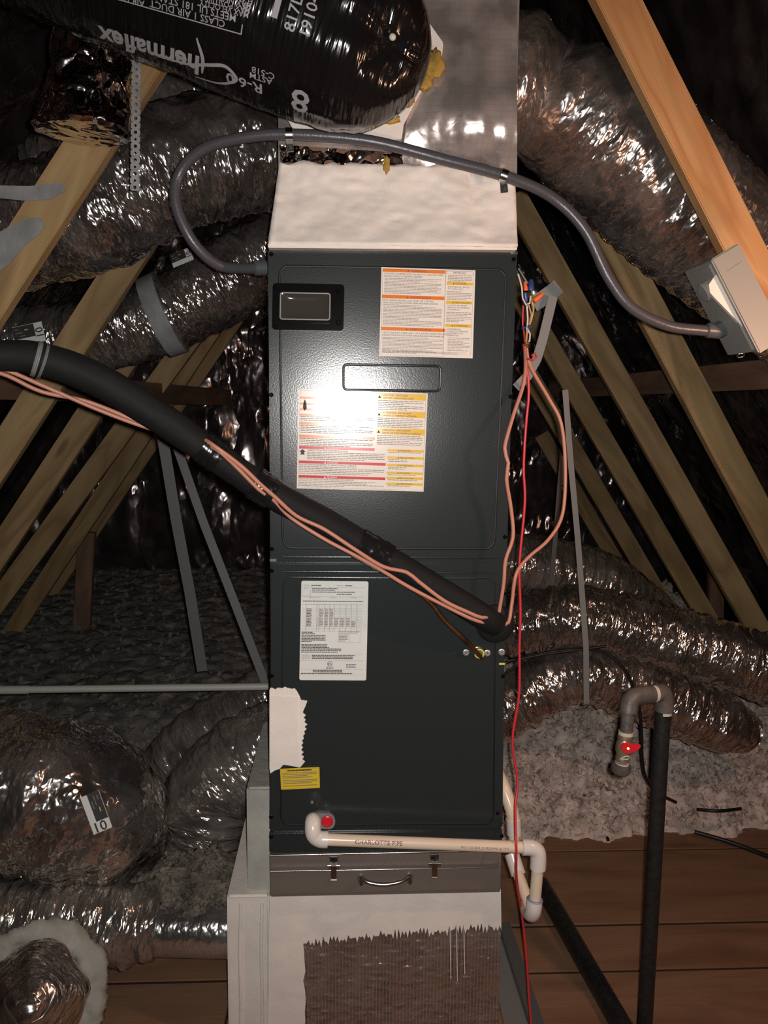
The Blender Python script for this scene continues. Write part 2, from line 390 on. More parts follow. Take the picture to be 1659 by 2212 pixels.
def wrap_text(parent, ink, txt, p0, p1, r, s0, th0, size, rot=0.0, shear=0.0, bold=0.0, name='printed_text', geo=None, xs=1.0):
    """text laid around a straight pipe: s along p0->p1, th = 0 on the side facing the camera"""
    p0, p1 = V(p0), V(p1); a = (p1-p0).normalized(); mid = (p0+p1)/2; n = (CAM-mid); n = (n-a*n.dot(a)).normalized(); b = n.cross(a)
    if geo is None: g, f = glyphs(txt, shear, bold)
    else: g, f = geo
    g = np.asarray(g, dtype=float)*size; g = g*np.array([xs, 1.0]); c, q = math.cos(rot), math.sin(rot)
    vs = []
    for x, y in g:
        u = x*c-y*q; v = x*q+y*c; th = th0+v/r
        vs.append(p0+a*(s0+u)+(n*math.cos(th)+b*math.sin(th))*r)
    return mesh_obj(name, vs, f, ink, parent, False)

# ================================================================== setting
def crumpled_sheet(name, c00, c10, c01, c11, nu, nv, amp, freq, mat, seed=0, label=None):
    c00, c10, c01, c11 = map(V, (c00, c10, c01, c11)); nr = (c10-c00).cross(c01-c00).normalized(); vs = []
    for j in range(nv+1):
        for i in range(nu+1):
            p = c00.lerp(c10, i/nu).lerp(c01.lerp(c11, i/nu), j/nv)
            q = p*freq+V((seed, 0, 0)); q2 = V((q.x, q.y, q.z*.45))
            h = (1-2*abs(noise.noise(q2)))*.6+(1-2*abs(noise.noise(q2*2.1)))*.35+noise.noise(q*.35)*.8
            vs.append(p+nr*amp*h)
    fs = [(j*(nu+1)+i, j*(nu+1)+i+1, (j+1)*(nu+1)+i+1, (j+1)*(nu+1)+i) for j in range(nv) for i in range(nu)]
    return struct(mesh_obj(name, vs, fs, mat, None, True), label)
YB = 3.75; YF = -2.6
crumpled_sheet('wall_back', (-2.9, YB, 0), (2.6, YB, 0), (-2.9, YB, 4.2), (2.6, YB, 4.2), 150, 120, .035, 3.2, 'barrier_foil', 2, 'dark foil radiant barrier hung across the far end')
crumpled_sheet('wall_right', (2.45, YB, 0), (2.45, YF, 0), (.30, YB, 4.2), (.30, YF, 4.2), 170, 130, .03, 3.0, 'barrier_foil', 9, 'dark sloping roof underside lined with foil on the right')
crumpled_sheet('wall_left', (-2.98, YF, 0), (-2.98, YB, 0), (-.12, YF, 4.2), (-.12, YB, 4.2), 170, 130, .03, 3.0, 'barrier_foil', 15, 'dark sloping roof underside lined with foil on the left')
struct(box('ceiling', (-.2, YF, 4.18), (.4, YB, 4.22), 'old_pine'), 'dark board closing the roof ridge')
fl = struct(box('floor', (-3, YF, -.06), (3, YB, -.004), 'joint_dark'), 'brown board floor of the attic')
ys = [YF, -2.3, -1.9, -1.5, -1.1, -.7, -.35]
ys += [FZ(1500, p).y for p in (2093, 1993, 1834)]
ys = sorted(ys) + [FZ(1500, 1834).y+.32, FZ(1500, 1834).y+.64]
for i in range(len(ys)-1):
    for (xa, xb) in ((-3, -.40), (-.393, 3)):
        m = Matrix.Translation((xa, (ys[i]+ys[i+1])/2, -.03)); hw = (ys[i+1]-ys[i])/2-.006
        box('floor_board', (0, -hw, 0), (xb-xa, hw, .03+random.uniform(-.001, .001)), 'floor_wood', fl, .002, matrix=m)

# blown insulation: mounded heightfield at the back on both sides
def mound(name, x0, x1, y0, y1, h0, h1, label, edge_seed, cat, st=.016, mat='insulation', nfl=0, rough=1.0):
    nx = int((x1-x0)/st); ny = int((y1-y0)/st); vs = []
    for j in range(ny+1):
        for i in range(nx+1):
            x = x0+(x1-x0)*i/nx; y = y0+(y1-y0)*j/ny
            ed = y0+.10+.11*noise.noise(V((x*3.1, edge_seed, 0)))+.05*noise.noise(V((x*11, edge_seed, 4)))
            t = max(0.0, min(1.0, (y-ed)/.55)); t = t**.5
            h = (h0+(h1-h0)*max(0, (y-ed)/(y1-ed)))*t
            q = V((x, y, edge_seed))
            h += rough*t**.3*(.05*noise.noise(q*11)+.035*noise.noise(q*26)+.022*noise.noise(q*60)+.014*noise.noise(q*120)+.05*noise.noise(q*3.0)) - (.03 if y < ed else 0)
            vs.append((x+.025*noise.noise(q*25), y+.035*noise.noise(q*21+V((7, 7, 7))), max(h, -.02)))
    fs = [(j*(nx+1)+i, j*(nx+1)+i+1, (j+1)*(nx+1)+i+1, (j+1)*(nx+1)+i) for j in range(ny) for i in range(nx)]
    # loose flakes of fibre standing off the surface
    rg = np.random.RandomState(int(edge_seed*10)); base = list(vs)
    for k in range(nfl):
        j = int((rg.rand()**1.6)*ny); i = rg.randint(nx+1); c = base[j*(nx+1)+i]
        if c[2] < .015: continue
        sz = rg.uniform(.005, .016); a = V(rg.randn(3)).normalized(); b = a.cross(V(rg.randn(3))).normalized()
        c = V(c)+V((rg.randn()*.006, rg.randn()*.006, rg.uniform(0, .012))); n0 = len(vs)
        cv = a.cross(b)*sz*rg.uniform(-.5, .5)
        vs += [tuple(c-a*sz-b*sz*.5), tuple(c+a*sz*.8-b*sz*.6), tuple(c+a*sz+b*sz*.5+cv), tuple(c-a*sz*.7+b*sz*.6+cv)]
        fs.append((n0, n0+1, n0+2, n0+3))
    o = tag(mesh_obj(name, vs, fs, mat, None, True), label, cat); o['kind'] = 'stuff'; return o
mound('blown_insulation', .12, 2.05, FZ(1400, 1800).y-.12, YB-.1, .16, .42, 'fluffy pinkish white loose fill insulation below the right ducts', 3.3, 'insulation', .0095, 'insulation', 42000)
mound('blown_insulation', -2.5, .06, .95, YB-.1, .22, .50, 'loose fill insulation behind the white pipe, its grey darkened to stand in for the dimness there', 8.1, 'insulation', .014, 'insulation_dimmed', 5000, .32)

# ------------------------------------------------------------------ roof timber
TY = [.05, .69, 1.30, 1.91, 2.52, 3.13]
RW = [((1230, -216), (1760, 833)), ((1215, 305), (1790, 1387)), ((1110, 420), (1720, 1500)), ((1060, 528), (1590, 1440)), ((1130, 785), (1500, 1414)), ((1170, 938), (1400, 1330))]
rl = ['bright orange pine truss board at upper right, nearest to the camera', 'tan truss board on the right passing just left of the grey switch box',
      'tan truss board on the right emerging behind the plenum and crossing the brown rail', 'tan truss board on the right behind the loose wire bundle, third from the switch box',
      'dim brown truss board on the right, second farthest back', 'short dim truss board on the right, farthest back']
def to_floor(p0, p1, up):
    d = p1-p0; return p0-d.normalized()*up, p0+d*((p0.z-.03)/(p0.z-p1.z))
for i, (a, b) in enumerate(RW):
    tag(board('truss_board', *to_floor(P(*a, TY[i]), P(*b, TY[i]), .5 if i == 0 else 0), .089, .038, 'new_pine' if i == 0 else 'pine'), rl[i], 'timber', 'truss boards on the right slope')
LW = [((430, -65), (-180, 882)), ((345, 447), (-160, 1230)), ((410, 560), (-110, 1353)), ((470, 650), (-40, 1345)), ((520, 617), (0, 1403)), ((575, 590), (50, 1365))]
ll = ['wide orange pine truss board at upper left, nearest to the camera', 'tan truss board on the left running behind the strapped foil duct',
      'tan truss board on the left, third back, crossing the brown rail', 'tan truss board on the left, fourth back, above the line set',
      'dim truss board on the left, second farthest back', 'dim truss board on the left, farthest back and closest to the cabinet']
for i, (a, b) in enumerate(LW):
    tag(board('truss_board', *to_floor(P(*a, TY[i]), P(*b, TY[i]), .5 if i == 0 else 0), .089, .038, 'pine'), ll[i], 'timber', 'truss boards on the left slope')
def rail(name, pa, ya, pb, yb, label):
    a, b = P(*pa, ya), P(*pb, yb); b.z = a.z
    d = (b-a).normalized(); a = a-d*.9
    tag(board(name, a, b, .089, .038, 'old_pine', back=V((1 if a.x > 0 else -1, 0, 0))), label, 'timber', 'brown level rails')
rail('wooden_rail', (0, 829), .63, (500, 846), 3.0, 'dark brown level rail on the left behind the black line set')
rail('wooden_rail', (1659, 808), .63, (1185, 823), 2.7, 'dark brown level rail on the right below the switch box')
tag(board('wooden_post', P(186, 1150, 2.6), P(172, 1420, 2.6), .089, .038, 'old_pine'), 'short dark wooden post standing in the grey insulation at left', 'post')
tag(board('wooden_post', P(1552, 980, 2.9), P(1548, 1345, 2.9), .089, .038, 'old_pine'), 'dim wooden post behind the truss boards at right', 'post')

# ================================================================== air handler
UB = 1848
ah = thing('air_handler', 'tall dark grey upright air handler cabinet covered in warning labels', 'air handler', V((0, .27, P(830, UB, 0).z)))
tl, tr, bl, br = P(577, 535), P(1120, 542), P(582, 1848), P(1084, 1838)
box('cabinet', (-.2655, .006, P(830, 1843).z), (.2655, .535, P(830, 541).z), 'panel_paint', ah, .004)
prism('upper_panel', [(578, 537), (1118, 543), (1093, 1207), (586, 1206)], 0, .02, 'panel_paint', ah, .003)
prism('lower_panel', [(586, 1216), (1092, 1216), (1086, 1789), (582, 1795)], 0, .02, 'panel_paint', ah, .003)
prism('base_panel', [(582, 1799), (1086, 1793), (1084, 1836), (582, 1844)], 0, .02, 'panel_paint', ah, .003)
def rrect(x0, y0, x1, y1, r, n=6):
    out = []
    for cx, cy, a in ((x1-r, y0+r, -90), (x1-r, y1-r, 0), (x0+r, y1-r, 90), (x0+r, y0+r, 180)):
        for k in range(n+1): t = math.radians(a+90*k/n); out.append((cx+r*math.cos(t), cy+r*math.sin(t)))
    return out
def skew(p, tlx, tly, trx, try_, brx, bry, blx, bly):
    u, v = p; a = (tlx+(trx-tlx)*u, tly+(try_-tly)*u); b = (blx+(brx-blx)*u, bly+(bry-bly)*u); return (a[0]+(b[0]-a[0])*v, a[1]+(b[1]-a[1])*v)
def ridge(name, pix, y, r, mat, parent, closed=True, flat=.45):
    pts = [P(a, b, y) for a, b in pix]
    if closed: pts.append(pts[0])
    c = pts; n = len(c); vs = []; seg = 8
    for i in range(n):
        if closed: t = (c[(i+1) % (n-1)] - c[(i-2) % (n-1)] if i in (0, n-1) else c[i+1]-c[i-1])
        else: t = c[min(i+1, n-1)]-c[max(i-1, 0)]
        t.normalize(); sd = t.cross(V((0, 1, 0))).normalized()
        for k in range(seg):
            a = 2*math.pi*k/seg; vs.append(c[i]+sd*math.cos(a)*r+V((0, 1, 0))*math.sin(a)*r*flat)
    fs = [(i*seg+k, i*seg+(k+1) % seg, (i+1)*seg+(k+1) % seg, (i+1)*seg+k) for i in range(n-1) for k in range(seg)]
    return mesh_obj(name, vs, fs, mat, parent, True)
emb = [skew((x/100, y/100), 603, 574, 1094, 582, 1068, 1186, 611, 1184) for x, y in rrect(0, 0, 100, 100, 4)]
ridge('embossed_outline', emb, 0, .0024, 'panel_groove_shade', ah, flat=.3)
ridge('embossed_outline', [skew((x/100, y/100), 612, 1246, 1070, 1248, 1066, 1780, 606, 1782) for x, y in rrect(0, 0, 100, 100, 4)], 0, .0018, 'panel_groove_shade', ah, flat=.3)
for a, b in (((612, 1203), (1068, 1204)), ((608, 1234), (1072, 1238)), ((628, 1247), (1030, 1250))):
    ridge('pressed_rib', [a, b], .0005, .0026, 'panel_paint', ah, False, .7)
# grab recess
ridge('grab_recess', [skew((x/210, y/58), 742, 787, 952, 791, 950, 845, 742, 842) for x, y in rrect(0, 0, 210, 58, 9)], 0, .0028, 'panel_edge', ah, flat=.9)
prism('recess_floor', [skew((x/210, y/58), 744, 789, 950, 793, 948, 843, 744, 840) for x, y in rrect(2, 2, 208, 56, 8)], -.0006, .003, 'panel_paint', ah)
# sight window
sw = prism('sight_window', [skew((x/156, y/104), 589, 611, 744, 614, 742, 715, 587, 712) for x, y in rrect(0, 0, 156, 104, 8)], -.012, .012, 'black_plastic', ah, .003, 'glossy black sight window frame')
prism('window_bezel', [skew((x/120, y/72), 601, 624, 719, 627, 717, 699, 600, 697) for x, y in rrect(0, 0, 120, 72, 9)], -.0145, .004, 'black_plastic', sw, .003)
gl_out = [skew((x/110, y/60), 606, 632, 713, 634, 712, 691, 605, 689) for x, y in rrect(0, 0, 110, 60, 5)]
vs = []; nu, nv = 24, 16
for j in range(nv+1):
    for i in range(nu+1):
        u, v = i/nu, j/nv; dish = (1-(2*u-1)**4)*(1-(2*v-1)**4)
        vs.append(P(*skew((u, v), 606, 632, 713, 634, 712, 691, 605, 689), -.0208+.0045*dish))
mesh_obj('glass', vs, [(j*(nu+1)+i, (j+1)*(nu+1)+i, (j+1)*(nu+1)+i+1, j*(nu+1)+i+1) for j in range(nv) for i in range(nu)], 'window_glass', sw, True, None, 'dull greenish dished glass pane')
ridge('glass_bead', gl_out, -.0205, .0016, 'grey_plastic', sw)
for a, b in ((597, 621), (731, 629), (731, 697), (596, 705)): screw(sw, a, b, -.012, .0045, 'black_plastic')
# panel screws
for a, b in ((586, 549), (1110, 560), (586, 853), (1103, 857), (587, 1186), (1091, 1160), (587, 1233), (1090, 1282), (587, 1460), (1086, 1461), (586, 1765), (1075, 1757), (586, 1808), (1084, 1806)):
    screw(ah, a, b, 0, .0040, 'black_plastic')
prism('seam_clip', [(583, 1208), (597, 1208), (597, 1213), (583, 1213)], -.001, .004, 'steel', ah)
prism('corner_cap', [(1103, 543), (1119, 543), (1119, 549), (1103, 549)], -.003, .004, 'steel', ah, .001)
# refrigerant port row
for a, b in ((1007, 1410), (1053, 1411), (1084, 1409), (1087, 1325)): screw(ah, a, b, 0, .0062, 'galvanised', 'plug_button', .0025)
screw(ah, 984, 1414, 0, .0045, 'black_matte', 'pilot_hole', .0008)
lathe('port_ring', P(1033, 1410, .001), (0, -1, 0), [(0, .0145), (.0015, .0145), (.002, .0125), (.0008, .0118)], 'steel', ah, 24)
lathe('rubber_bushing', P(1035, 1411, .001), (0, -1, 0), [(0, .0115), (.004, .0115), (.0045, .0085), (.001, .008)], 'ring_yellow', ah, 24, 'pale yellow bushing round the copper pipe')
prism('yellow_tick', [(1078, 1432), (1091, 1432), (1091, 1436), (1078, 1436)], -.0008, .001, 'ring_yellow', ah)
lathe('suction_port', P(1068, 1345, .004), (0, -1, 0), [(0, .044), (.012, .044), (.02, .036), (.022, .02)], 'rubber_foam', ah, 28, 'black foam grommet')
# drain plate
dp = prism('drain_plate', [skew((x/70, y/32), 662, 1757, 724, 1759, 724, 1792, 662, 1790) for x, y in rrect(0, 0, 70, 32, 15, 5)], -.009, .009, 'grey_plastic', ah, .002, 'grey drain connection plate')
lathe('drain_plug', P(707, 1773, -.009), (0, -1, 0), [(0, .0135), (.005, .0135), (.006, .0115), (.003, .010), (.003, .004), (.005, .0035)], 'red_plastic', dp, 20, 'red round drain plug')
screw(dp, 689, 1772, -.009, .003, 'black_plastic'); screw(ah, 674, 1733, 0, .003, 'grey_plastic')
# mastic patch on the lower left edge
random.seed(11)
ol = [(582, 1492)]
for i in range(12): ol.append((584+i*5.2, 1486+random.uniform(-4, 4)+(0 if i < 9 else (i-9)*4)))
ol += [(648, 1505), (650, 1512), (664, 1514), (660, 1525), (655, 1536)]
for i in range(22): ol.append((655+4*math.sin(i*.30)+(5 if i % 2 else -1.5)*random.uniform(.4, 1), 1540+i*5))
ol += [(650, 1656), (647, 1658), (632, 1655), (612, 1652), (604, 1661), (594, 1664), (584, 1671), (582, 1660)]
prism('mastic_patch', ol, -.002, .002, 'mastic', ah, 0, 'cream brushed mastic patch')
prism('mastic_patch', [(583, 1503), (645, 1506), (647, 1640), (646, 1655), (584, 1648)], -.0045, .003, 'mastic', ah, .001)

# ------------------------------------------------------------------ labels on the cabinet
def sheet(name, q, y, mat, label, th=.0008):
    o = prism(name, q, y, th, mat, ah, 0, label); return o, Print(P(*q[0], y), P(*q[1], y), P(*q[3], y), .0003)
random.seed(21)
o, pr = sheet('warning_label', [(824, 577), (1027, 584), (1021, 774), (819, 769)], -.0008, 'sheet_white', 'square white safety label with orange and yellow headings')
pr.frame('ink_grey', .015, .015, .685, .985); pr.frame('ink_grey', .685, .015, .985, .96)
for v0, v1, ue, t in ((.014, .050, .68, 'WARNING'), (.306, .345, .68, 'ADVERTENCIA'), (.668, .706, .70, 'AVERTISSEMENT')):
    pr.rect('ink_orange', .015, v0, ue, v1); pr.text('ink_maroon', t, .32, v1-.006, .025, lift=.0003); tri(pr, 'ink_maroon', .275, v1-.007, .022)
for t, v, f in (('THIS UNIT IS SHIPPED WITH 150-200 P.S.I.G. FOLLOW THESE', .078, .63), ('INSTRUCTIONS TO PREVENT INJURIES.', .105, .41), ('ESTA UNIDAD SE ENVÍA CON ENTRE 150 Y 200 PSIG.', .375, .54), ('SIGA ESTAS INSTRUCCIONES PARA PREVENIR LESIONE', .402, .58), ('CETTE UNITÉ EST LIVRÉE AVEC 150 À 200 PSIG. RESPECTEZ CES', .740, .68), ('INSTRUCTIONS POUR ÉVITER DES BLESSURES PERSONNELLES', .768, .66)):
    pr.text('ink_black', t, .03, v, .018, f)
pr.lines('ink_grey', .035, .118, .64, 11, .0165); pr.lines('ink_grey', .03, .415, .66, 15, .0162); pr.lines('ink_grey', .03, .782, .68, 12, .0158); pr.lines('ink_grey', .03, .935, .93, 2, .014)
pr.frame('ink_grey', .69, .018, .98, .05); pr.text('ink_black', 'IMPORTANT', .765, .045, .018, .14); pr.lines('ink_grey', .71, .062, .97, 5, .0175)
for v0, v1, t in ((.140, .172, 'CAUTION'), (.352, .385, 'PRECAUCIÓN'), (.612, .648, 'ATTENTION')):
    pr.rect('ink_yellow', .70, v0, .98, v1); pr.text('ink_black', t, .79, v1-.007, .021, lift=.0003); tri(pr, 'ink_black', .765, v1-.007, .018)
for t, v, f in (('NOTE BELOW, APPLIES', .202, .23), ('TO COILS ONLY.', .225, .17), ('LA NOTA SIGUIENTE', .410, .21), ('APLICA A LAS BOBINAS', .434, .24), ('SOLAMENTE', .458, .13), ('LA REMARQUE', .678, .15), ("CI-DESSOUS S'APPLIQUE", .702, .23), ('UNIQUEMENT AUX', .726, .18), ('SERPENTINS', .75, .13)):
    pr.text('ink_black', t, .715, v, .016, f)
pr.lines('ink_grey', .705, .245, .97, 6, .0175); pr.lines('ink_grey', .705, .478, .975, 7, .0175); pr.lines('ink_grey', .73, .768, .97, 9, .0178)
NM = {'ink_black': 'printed_headings', 'ink_grey': 'printed_lines', 'ink_orange': 'orange_band', 'ink_yellow': 'yellow_band', 'ink_red': 'red_band', 'ink_white': 'white_lettering', 'ink_maroon': 'band_lettering'}
pr.build(o, NM)

o, pr = sheet('installer_label', [(645, 840), (924, 850), (915, 1062), (641, 1055)], -.0008, 'sheet_white', 'large white label with orange, red and yellow bands, partly lost in glare')
pr.frame('ink_grey', .012, .012, .988, .985)
for v0 in (.075, .135, .19, .245): pr.rect('ink_orange', .012, v0, .60, v0+.022)
for v0 in (.325, .455): pr.rect('ink_orange', .012, v0, .60, v0+.03)
for v0, n in ((.27, 3), (.36, 5), (.49, 5)): pr.lines('ink_grey', .02, v0, .585, n, .0172)
for v0, t, ue in ((.568, 'DANGER', .60), (.715, 'DANGER', .69), (.862, 'PELIGRO', .69)):
    pr.rect('ink_red', .012, v0, ue, v0+.027); pr.text('ink_white', t, .235, v0+.023, .019, lift=.0003); tri(pr, 'ink_white', .21, v0+.023, .019)
for t, v, f in (('CARBON MONOXIDE POISONING HAZARD', .615, .32), ("RISQUE D'EMPOISONNEMENT AU MONOXYDE DE CARBONE", .762, .445), ('RIESGO DE INTOXICACIÓN POR MONÓXIDO DE CARBONO', .908, .43)):
    pr.text('ink_black', t, .075 if v < .7 else .015, v, .016, f)
pr.lines('ink_grey', .075, .625, .68, 5, .0172); pr.lines('ink_grey', .015, .772, .68, 5, .0172); pr.lines('ink_grey', .015, .917, .68, 4, .0165)
g = [(.040, .60), (.062, .625), (.050, .632), (.058, .655), (.022, .655), (.030, .632), (.015, .625)]
pr.add('ink_black', [(a*pr.W, b*pr.H) for a, b in g], [tuple(range(len(g)))[::-1]])
g = [(.05, .10), (.06, .13), (.066, .19), (.05, .215), (.035, .19), (.04, .13)]
pr.add('ink_black', [(a*pr.W, b*pr.H) for a, b in g], [tuple(range(len(g)))[::-1]])
for v0, t1, t2, f1, f2 in ((.012, 'CAUTION - INSTALLER', '(BEFORE OPERATING UNIT)', .19, .24), (.187, 'ATTENTION - INSTALLEUR', "(AVANT D' OPERER L'APPAREIL)", .22, .27), (.362, 'ATENCION - INSTALADOR', '(ANTES DE FUNCIONAR LA UNIDAD)', .22, .30)):
    pr.rect('ink_yellow', .607, v0, .988, v0+.062); pr.text('ink_black', t1, .655, v0+.027, .017, f1, lift=.0003); pr.text('ink_black', t2, .655, v0+.055, .017, f2, lift=.0003)
    tri(pr, 'ink_black', .615, v0+.050, .03); pr.lines('ink_grey', .615, v0+.072, .97, 6, .0175)
for v0, t in ((.572, 'CAUTION'), (.645, 'PRECAUCIÓN'), (.722, 'ATTENTION'), (.80, 'CAUTION'), (.852, 'PRECAUCIÓN'), (.912, 'ATTENTION')):
    pr.rect('ink_yellow', .70, v0, .988, v0+.024); pr.text('ink_black', t, .80, v0+.021, .017, lift=.0003); tri(pr, 'ink_black', .782, v0+.021, .016)
    pr.lines('ink_grey', .71, v0+.030, .97, 2 if v0 in (.645, .722) else 1, .0165)
pr.build(o, NM)

o, pr = sheet('rating_plate', [skew((x/145, y/215), 651, 1254.5, 796, 1256, 791, 1470, 646.5, 1469) for x, y in rrect(0, 0, 145, 215, 4)], -.0008, 'plate_white', 'white rating plate printed with a small table')
pr = Print(P(651, 1254.5, -.0008), P(796, 1256, -.0008), P(646.5, 1469, -.0008), .0003)
pr.text('ink_black', 'MODEL NO.', .03, .048, .009, .10); pr.lines('ink_black', .15, .040, .30, 1, .010, .8, 1); pr.text('ink_black', 'SERIAL NO.', .53, .048, .009, .10); pr.lines('ink_black', .65, .040, .76, 1, .010, .8, 1)
for v in (.062, .155, .735, .80, .888, .945): pr.rect('ink_grey', .0, v, .96, v+.0018)
pr.text('ink_black', 'MOTOR', .045, .079, .008, .06); pr.frame('ink_grey', .02, .09, .14, .15); pr.lines('ink_black', .16, .072, .55, 2, .0145, .55, .8); pr.lines('ink_black', .16, .106, .80, 1, .0145, .55, 1); pr.lines('ink_black', .53, .128, .76, 1, .0145, .5, 1)
pr.text('ink_black', '208/230  VOLTS', .12, .170, .009, .16); pr.text('ink_black', '60 HERTZ', .43, .170, .009, .09); pr.text('ink_black', '1 PHASE', .74, .170, .009, .08)
pr.lines('ink_black', .03, .197, .93, 1, .012, .65, 1)
tu = [.02, .08, .24, .27, .355, .43, .50, .585, .675, .755, .84, .915]
for u in tu[1:-1]: pr.rect('ink_grey', u, .232, u+.004, .505)
pr.rect('ink_grey', .02, .232, .92, .2345)
for i in range(16): pr.rect('ink_grey', .02, .272+i*.0155, .92, .2735+i*.0155)
for i in range(12):
    for j in range(1, 10):
        if j == 1 or (3 <= j <= 5) or (i in (6, 7) and j < 9) or i > 7: pr.lines('ink_black' if j == 1 else 'ink_grey', tu[j]+.008, .2765+i*.0155, tu[j+1]-.012 if j != 1 else .17, 1, .0155, .5, .8)
pr.lines('ink_black', .02, .510, .38, 7, .0155, .55, .4); pr.lines('ink_black', .02, .632, .62, 6, .0155, .55, .6)
pr.frame('ink_grey', .57, .503, .90, .615); pr.rect('ink_grey', .735, .52, .738, .615); pr.lines('ink_grey', .58, .507, .88, 2, .012, .4, .8); pr.lines('ink_grey', .58, .535, .72, 5, .0155, .45, .7)
for v, t in ((.752, 'CAUTION'), (.768, 'ATTENTION'), (.784, 'PRECAUCIÓN')):
    pr.text('ink_black', t, .03, v, .009, .12); pr.lines('ink_black', .18, v-.009, .84, 1, .0145, .55, .92)
for k in range(28):
    a0, a1 = 2*math.pi*k/28, 2*math.pi*(k+1)/28; c = (.455*pr.W, .832*pr.H)
    pr.add('ink_black', [(c[0]+r*math.cos(a), c[1]+r*math.sin(a)) for r, a in ((.0056, a0), (.0056, a1), (.0046, a1), (.0046, a0))], [(0, 1, 2, 3)])
pr.text('ink_black', 'ETL', .455, .841, .017, .062, center=True, bold=.02); pr.lines('ink_grey', .40, .862, .51, 2, .012, .6, 1); pr.lines('ink_grey', .70, .835, .90, 3, .0155, .5, .6)
pr.lines('ink_black', .20, .895, .68, 2, .0155, .55, .9); pr.lines('ink_black', .02, .928, .80, 1, .0145, .6, 1)
pr.build(o, NM)

o, pr = sheet('notice_sticker', [(605, 1661), (690, 1657), (691, 1702), (607, 1706)], -.0055, 'sticker_yellow', 'small yellow notice sticker at the mastic patch')
pr.frame('ink_grey', .02, .03, .98, .97, .0005); pr.lines('ink_black', .17, .07, .80, 1, .10, .7, 1); pr.lines('ink_grey', .05, .20, .93, 4, .075, .5, .7); pr.lines('ink_grey', .05, .55, .93, 3, .075, .5, .7); pr.lines('ink_grey', .05, .82, .93, 1, .08, .5, 1)
pr.build(o, NM)

# ------------------------------------------------------------------ filter rack under the cabinet
fr = thing('filter_rack', 'brown sheet metal filter rack with a drop down door under the cabinet', 'filter rack', P(830, 1930, .2))
prism('rack_body', [(582, 1848), (1083, 1836), (1081, 1928), (584, 1938)], .012, .5, 'bronze_sheet', fr, .002)
prism('upper_face', [(583, 1849), (1082, 1838), (1080, 1874), (585, 1883)], -.004, .018, 'bronze_sheet', fr, .0015)
rod('top_lip', P(583, 1848, -.004), P(1083, 1837, -.004), .0018, 'steel', fr, 8)
dr = prism('filter_door', [(584, 1883), (1078, 1874), (1078, 1921), (584, 1933)], -.022, .026, 'bronze_sheet', fr, .0015)
rod('door_lip', P(584, 1882.5, -.022), P(1078, 1873.5, -.022), .0012, 'steel', dr, 8)
for (x, y0) in ((721, 1848), (939, 1843)):
    lt = prism('latch', [(x-9, y0+2), (x+9, y0+1.5), (x+9, y0+22), (x-9, y0+22.5)], -.008, .004, 'steel', fr, .0008, 'bright toggle latch')
    rod('latch_hinge', P(x-13, y0+22, -.012), P(x+13, y0+22, -.012), .0035, 'steel', lt, 12)
    prism('latch_arm', [(x-6, y0+22), (x+6, y0+22), (x+6, y0+54), (x-6, y0+54)], -.028, .004, 'steel', lt, .001)
    rod('latch_hook', P(x-6, y0+53, -.028), P(x+6, y0+53, -.028), .0022, 'steel', lt, 10)
    for dy in (6, 14): screw(lt, x, y0+dy, -.008, .0022, 'black_matte', h=.0015)
hd = tube('door_handle', [P(780, 1896, -.046), P(795, 1906, -.054), P(830, 1911, -.057), P(868, 1904, -.054), P(884, 1893, -.046)], [.0045, .0055, .006, .0055, .0045], 'steel', fr, 14, .006, 'bright bow handle')
for a, b in ((780, 1896), (884, 1893)):
    lathe('handle_foot', P(a, b, -.022), (0, -1, 0), [(0, .0085), (.006, .0085), (.010, .006), (.024, .0055), (.027, .004)], 'steel', hd, 16)
for a, b in ((1058, 1872), (1068, 1871)): screw(fr, a, b, -.004, .0035, 'black_matte')

# ------------------------------------------------------------------ return plenum below
rp_ = thing('return_plenum', 'foil faced return duct box with brushed cream mastic under the filter door', 'duct box', V((0, .25, 0)))
zt = P(830, 1932, .02).z
xl, xr = P(582, 2000, .02).x, P(1083, 2000, .02).x
box('duct_board_box', (xl, .03, 0), (xr, .5, zt), 'plenum_foil', rp_)
# front skin with pressed vertical flutes
vs = []; cols = 180; rows = 14; x0, x1 = P(640, 2050, .02).x, xr
for j in range(rows+1):
    for i in range(cols+1):
        x = x0+(x1-x0)*i/cols; z = zt*j/rows
        d = .0042*(1 if i % 3 == 0 else 0)*(1+.6*noise.noise(V((x*40, z*9, 0))))+.002*noise.noise(V((x*9, z*6, 3)))
        vs.append((x, .026-d, z))
fs = [(j*(cols+1)+i, j*(cols+1)+i+1, (j+1)*(cols+1)+i+1, (j+1)*(cols+1)+i) for j in range(rows) for i in range(cols)]
mesh_obj('fluted_foil_face', vs, fs, 'plenum_foil', rp_, False)
random.seed(5)
ol = [(582, 1936), (1082, 1922), (1083, 1990)]
n = 110
for i in range(n+1):
    x = 1083-(1083-655)*i/n; base = 1998+ (1083-x)*.075 if x > 800 else 2019+(800-x)*.115
    ol.append((x, base + (random.uniform(-9, 4) if i % 2 else random.uniform(2, 16))))
ol += [(657, 2060)]
for i in range(14): ol.append((657+random.uniform(-3, 4), 2075+i*22))
ol += [(655, 2400), (578, 2400)]
pz = [P(a, b, .018) for a, b in ol]; pz = [V((p.x, p.y, max(p.z, .001))) for p in pz]
prism('mastic_coat', pz, 0, .006, 'mastic', rp_, 0, 'cream mastic brushed over the foil', world=True)
for x in (972, 986, 1002): tube('mastic_drip', [P(x, 2000, .021), P(x+1, 2060, .021), P(x+2, 2090+random.uniform(0, 30), .021)], .0011, 'mastic', rp_, 6, .03)
sb = thing('side_duct_box', 'mastic painted side box left of the return plenum', 'duct box', V((xl-.05, .25, 0)))
